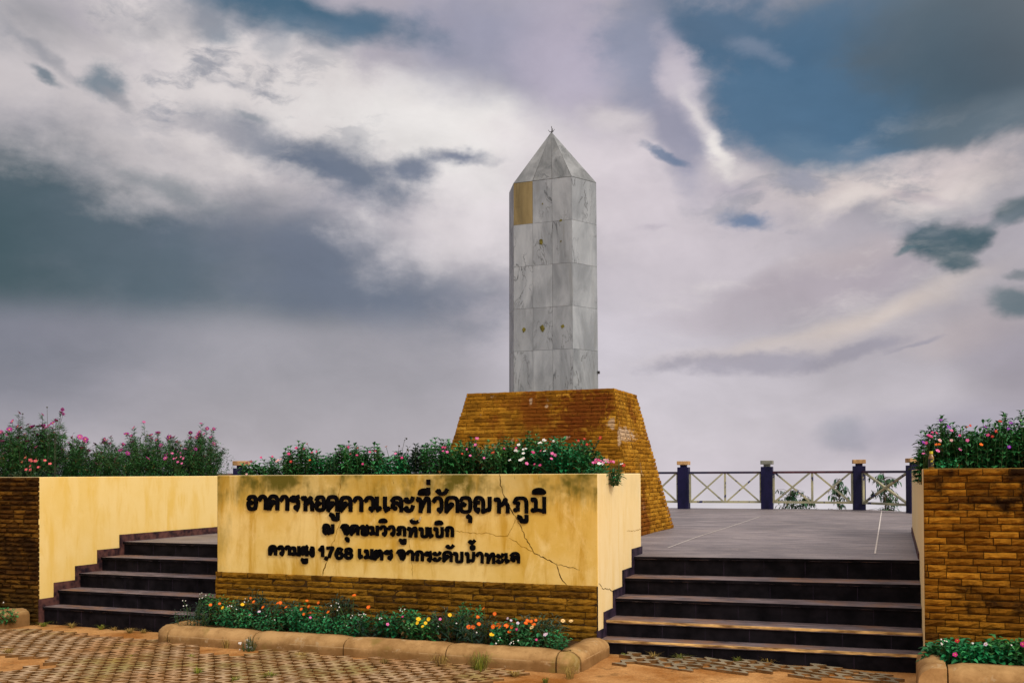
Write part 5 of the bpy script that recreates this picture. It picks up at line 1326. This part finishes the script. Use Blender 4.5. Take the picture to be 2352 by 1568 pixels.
BED = [ # px, v, height, radius, stems, mat, leaf len, width ratio, label
 (450, 7.45, .20, .20, 26, LEAF_D, (.03, .05), .22, 'grey-green bushy plant spilling over the left corner kerb'),
 (505, 7.68, .28, .16, 22, LEAF_V, (.035, .06), .35, 'plant with yellow and orange blooms against the left end of the brick plinth'),
 (545, 7.42, .19, .17, 20, LEAF_B, (.03, .05), .55, 'broad leaved green plant at the kerb below two pink blooms'),
 (580, 7.70, .31, .15, 24, LEAF_D, (.04, .07), .22, 'dark plant carrying a pair of red-orange blooms near the plinth left end'),
 (620, 7.45, .18, .17, 20, LEAF_B, (.03, .05), .5, 'low green plant behind the mossy kerb end'),
 (645, 7.70, .24, .16, 24, LEAF_D, (.05, .085), .16, 'dark grassy gazania with a wide orange bloom against the brick'),
 (700, 7.55, .24, .18, 24, LEAF_B, (.03, .055), .5, 'green zinnia with several small orange blooms left of the bed middle'),
 (735, 7.40, .17, .16, 22, LEAF_B, (.03, .05), .55, 'bright green leafy plant behind the kerb joint'),
 (780, 7.72, .30, .14, 22, LEAF_D, (.05, .09), .14, 'dark spiky plant topped by a single orange bloom'),
 (805, 7.45, .20, .18, 26, LEAF_B, (.03, .05), .5, 'dense green plant dotted with small white flowers'),
 (865, 7.55, .20, .18, 24, LEAF_D, (.04, .07), .2, 'grey leaved plant with one pink bloom in the bed middle'),
 (920, 7.58, .24, .18, 26, LEAF_B, (.03, .055), .5, 'green plant with single high yellow bloom right of the bed middle'),
 (975, 7.48, .22, .18, 28, LEAF_V, (.03, .055), .5, 'green plant below the group of yellow gazanias'),
 (1030, 7.58, .27, .18, 26, LEAF_D, (.04, .075), .15, 'silvery narrow leaved plant behind the orange gazania row'),
 (1075, 7.68, .30, .14, 20, LEAF_B, (.025, .045), .4, 'tall thin plant with an orange bloom climbing the brick'),
 (1120, 7.45, .22, .18, 28, LEAF_D, (.05, .085), .15, 'dark gazania tuft bearing a row of orange blooms'),
 (1180, 7.42, .22, .18, 26, LEAF_B, (.03, .055), .55, 'green plant with lilac and pink blooms near the bed right end'),
 (1235, 7.60, .24, .17, 26, LEAF_D, (.06, .10), .13, 'dark spiky gazania with two cream striped blooms by the right end of the plinth'),
 (1265, 7.36, .16, .14, 20, LEAF_B, (.025, .045), .5, 'low green plant in the right corner of the sign bed'),
]
bpos = [(u_at(px, v), v, .09) for px, v, *_ in BED]
asg = assign(bf, bpos)
for i, (px, v, h, rad, ns, mt, ll, lw, lb) in enumerate(BED):
    nm = 'gazania' if 'gazania' in lb and 'below' not in lb and 'behind' not in lb else ('zinnia' if 'zinnia' in lb else 'bedding_plant')
    vinca(lb, bpos[i], h * 1.05, rad * 1.12, int(ns * 1.15), mt, asg[i], seed=400 + i, ll=(ll[0] * 1.45, ll[1] * 1.45), lw=lw, name=nm, cat='plant', group='plants in the bed below the sign', bias=-.06, fsize=.72)
# low creeping cover between them
# ---- right bed
Z7 = lambda x, y: (2009.8 + x * .14551, 1406.8 + y * .14551)
r2 = [(pt(*Z7(x, y), 7.08), c_, k) for x, y, c_, k in ((1235, 650, 'magenta', 'vinca'), (1272, 432, 'red', 'vinca'), (2300, 480, 'magenta', 'vinca'), (2310, 495, 'magenta', 'vinca'), (1720, 487, 'lilac', 'vinca'), (1515, 470, 'white', 'tiny'), (1020, 410, 'white', 'tiny'), (1020, 470, 'white', 'tiny'), (1030, 485, 'white', 'tiny'), (1070, 430, 'white', 'tiny'), (1105, 440, 'white', 'tiny'), (2125, 500, 'white', 'tiny'))]
RB = [(2160, 7.40, .16, .12, 20, LEAF_B, 'small leaved plant with white flowers in the right bed, next to the stair'), (2195, 7.32, .18, .16, 26, LEAF_B, 'broad leaved green plant with a magenta bloom spilling over the right kerb'),
      (2250, 7.36, .17, .16, 24, LEAF_B, 'green plant with a pale lilac bloom in the right bed'), (2300, 7.50, .17, .18, 22, LEAF_V, 'dark leafy plant in the shaded part of the right bed'), (2350, 7.35, .20, .18, 22, LEAF_V, 'dark plant with a bright magenta bloom at the right edge of the view')]
rbp = [(u_at(px, v), v, .17) for px, v, *_ in RB]; asg = assign(r2, rbp)
for i, (px, v, h, rad, ns, mt, lb) in enumerate(RB): vinca(lb, rbp[i], h, rad, int(ns * 1.3), mt, asg[i], seed=450 + i, ll=(.06, .095), lw=.62, name='bedding_plant', cat='plant', group='plants in the right bed', fsize=.85)
b = pt(6, 1390, 7.6); vinca('low plant with white specks in the bed before the left brick planter', (b.x, b.y, .0), .13, .14, 14, LEAF_V, [(pt(8, 1382, 7.35), 'white', 'tiny')], seed=470, name='bedding_plant', cat='plant')

# ---- grass tufts and weeds
def tuft(px, py, H, n, mat, label, seed, spread=.6, wid=.004, cat='grass tuft'):
    r = random.Random(seed); d = EYE * F / (py + .0047 * (px - 1176) - 1087); X = (px - 1176) / F * d
    P = Vector((X * CS - d * SN, X * SN + d * CS, 0))
    for _ in range(3):
        P.z = ground_h(P.x, P.y); d = (EYE - P.z) * F / (py + .0047 * (px - 1176) - 1087); X = (px - 1176) / F * d; P = Vector((X * CS - d * SN, X * SN + d * CS, P.z))
    mb = MB()
    for k in range(n):
        a = r.uniform(0, 2 * pi); q = r.random() * .05 * H / .15; b = P + Vector((cos(a) * q, sin(a) * q, -.005)); L = H * r.uniform(.45, 1.15); o_ = Vector((cos(a), sin(a), 0)) * L * spread * r.uniform(.2, 1.2)
        s_ = Vector((-sin(a), cos(a), 0)) * wid * .5; m = b + o_ * .4 + Vector((0, 0, L * .75)); e = b + o_ + Vector((0, 0, L * r.uniform(.35, .95))); v_ = min(1, max(0, r.gauss(.5, .25)))
        mb.face([b - s_, b + s_, m + s_ * .8, m - s_ * .8], v_); mb.face([m - s_ * .8, m + s_ * .8, e], v_)
    return tag(mb.build('grass_tuft', mat, normals=False), label, cat, 'grass tufts on the ground')
tuft(1100, 1540, .17, 130, GRASS, 'big green grass clump leaning on the right half of the kerb', 1, .8)
tuft(1010, 1530, .13, 70, DRY, 'dry straw coloured tuft left of the big green clump', 2, .9)
tuft(1305, 1556, .10, 60, DRY, 'dry tuft at the foot of the chipped corner kerb', 3, .7)
tuft(1345, 1525, .07, 40, GRASS, 'small green weed between the slanting kerb and the stair', 4)
tuft(400, 1478, .10, 80, DRY, 'dry matted grass at the foot of the left rounded kerb', 5, 1.0)
tuft(520, 1486, .10, 70, DRY, 'dry grass under the leftmost straight kerb block', 6, 1.0)
tuft(438, 1512, .05, 70, GRASS, 'low green tuft among the pavers below the left kerb', 7, 1.0)
tuft(455, 1548, .07, 70, GRASS, 'bright green tuft in the pale dirt patch near the bottom', 8, .9)
tuft(300, 1510, .04, 60, GRASS, 'flat green patch among the left pavers', 9, 1.2)
tuft(540, 1566, .06, 60, GRASS, 'green tuft at the bottom edge left of the middle', 10, .9)
tuft(1690, 1521, .06, 60, GRASS, 'green weed at the middle of the lowest right step', 11, .9)
tuft(1875, 1522, .07, 60, GRASS, 'yellowish weed at the foot of the right stair, right of its middle', 12, .9)
tuft(1430, 1508, .05, 40, GRASS, 'green weed by the left end of the lowest right step', 13, .9)
tuft(2070, 1535, .08, 40, GRASS, 'weed in the shaded corner between stair and right kerb', 14, .7)
tuft(2150, 1560, .10, 80, GRASS, 'grass growing over the right bed corner kerb', 15, .8)
tuft(1250, 1566, .05, 60, GRASS, 'green tuft at the bottom edge below the chipped kerb', 16, .9)
for i, (px, py, lb) in enumerate(((130, 1432, 'first dead weed strip at the foot of the left stair'), (200, 1434, 'dead weeds left of the middle of the left stair'), (262, 1446, 'dead weeds at the right end of the left stair'), (330, 1452, 'dead weeds beside the rounded kerb end'))):
    tuft(px, py, .05, 60, DRY, lb, 20 + i, 1.5)
for i, (px, py, mt, lb) in enumerate(((100, 1437, GRASS, 'greenish weed by the left kerb end at the foot of the left stair'), (165, 1440, DRY, 'brown matted weeds at the foot of the left stair, left of its middle'), (232, 1444, GRASS, 'mossy green weed at the foot of the left stair near its middle'), (298, 1452, DRY, 'straw weeds at the foot of the left stair, right of its middle'),
        (1500, 1512, DRY, 'dry weed at the foot of the right stair, near its left end'), (1560, 1514, GRASS, 'small green weed at the foot of the right stair, left part'), (1760, 1522, DRY, 'dry wisp at the foot of the right stair, near its middle'), (1985, 1530, DRY, 'dry weed at the foot of the right stair, near its right end'),
        (690, 1510, DRY, 'dry wisp below the mossy kerb block'), (880, 1526, DRY, 'straw wisp below the kerb joint right of the middle'), (1180, 1552, DRY, 'straw wisps right of the big green grass clump'), (20, 1500, DRY, 'pale dry grass patch at the left edge of the pavers'), (620, 1556, GRASS, 'flat yellow-green grass patch at the bottom of the dirt patch'))):
    tuft(px, py, .06, 90, mt, lb, 60 + i, 1.6)
# the little white-flowered weed hanging on the kerb joint
fl = [(pt(560 + R(-14, 26), 1480 + R(-12, 14), 7.02), 'white', 'tiny') for k in range(20)]
b = pt(572, 1500, 7.0); vinca('small white flowered weed hanging at the mossy kerb joint', (b.x, b.y, 0.01), .12, .07, 14, LEAF_D, fl, seed=480, ll=(.015, .03), lw=.3, name='flowering_weed', cat='weed')

# ---- leafy branches beyond the back railing
def sapling(px, pyt, v, wid, n, label, seed):
    r = random.Random(seed); top = pt(px, pyt, v); base = Vector((top.x, v, -1.2)); t = thing('sapling', label, 'tree', tuple(base), 'young trees below the deck edge'); lm, sm = MB(), MB()
    sm.tube([base, base.lerp(top, .5) + Vector((.05, 0, 0)), top - Vector((0, 0, .05))], .03, .008, 6)
    for k in range(n):
        f = r.uniform(.55, 1.0); p = base.lerp(top, f); a = r.uniform(0, 2 * pi); L = wid * r.uniform(.3, 1.0) * (1.2 - .6 * (f - .55) / .45); e = p + Vector((cos(a) * L, sin(a) * L, L * r.uniform(.1, .7) - .05))
        if e.z > top.z: e.z = top.z
        sm.tube([p, p.lerp(e, .5) + Vector((0, 0, .04)), e], .006, .003, 4)
        for j in range(11):
            q = p.lerp(e, .35 + .65 * j / 10); aa = r.uniform(0, 2 * pi); leaf(lm, q, Vector((cos(aa) * .6, sin(aa) * .6, -.7 + r.uniform(-.2, .3))), r.uniform(.10, .17), r.uniform(.026, .040), min(1, max(0, r.gauss(.45, .2))), .2, .15)
    lm.build('crown', LEAF_T, t, normals=False); sm.build('trunk', BARK, t, normals=False)
sapling(1815, 1120, 22.9, .48, 46, 'low leafy sapling behind the left half of the reddish topped railing panel', 1)
sapling(1850, 1136, 22.7, .40, 30, 'lowest leafy sapling behind the middle of the reddish topped panel', 2)
sapling(1925, 1098, 22.6, .36, 38, 'taller drooping sapling just left of the corner post', 3)
sapling(2030, 1088, 21.9, .42, 44, 'drooping sapling seen through the single cross railing panel', 4)
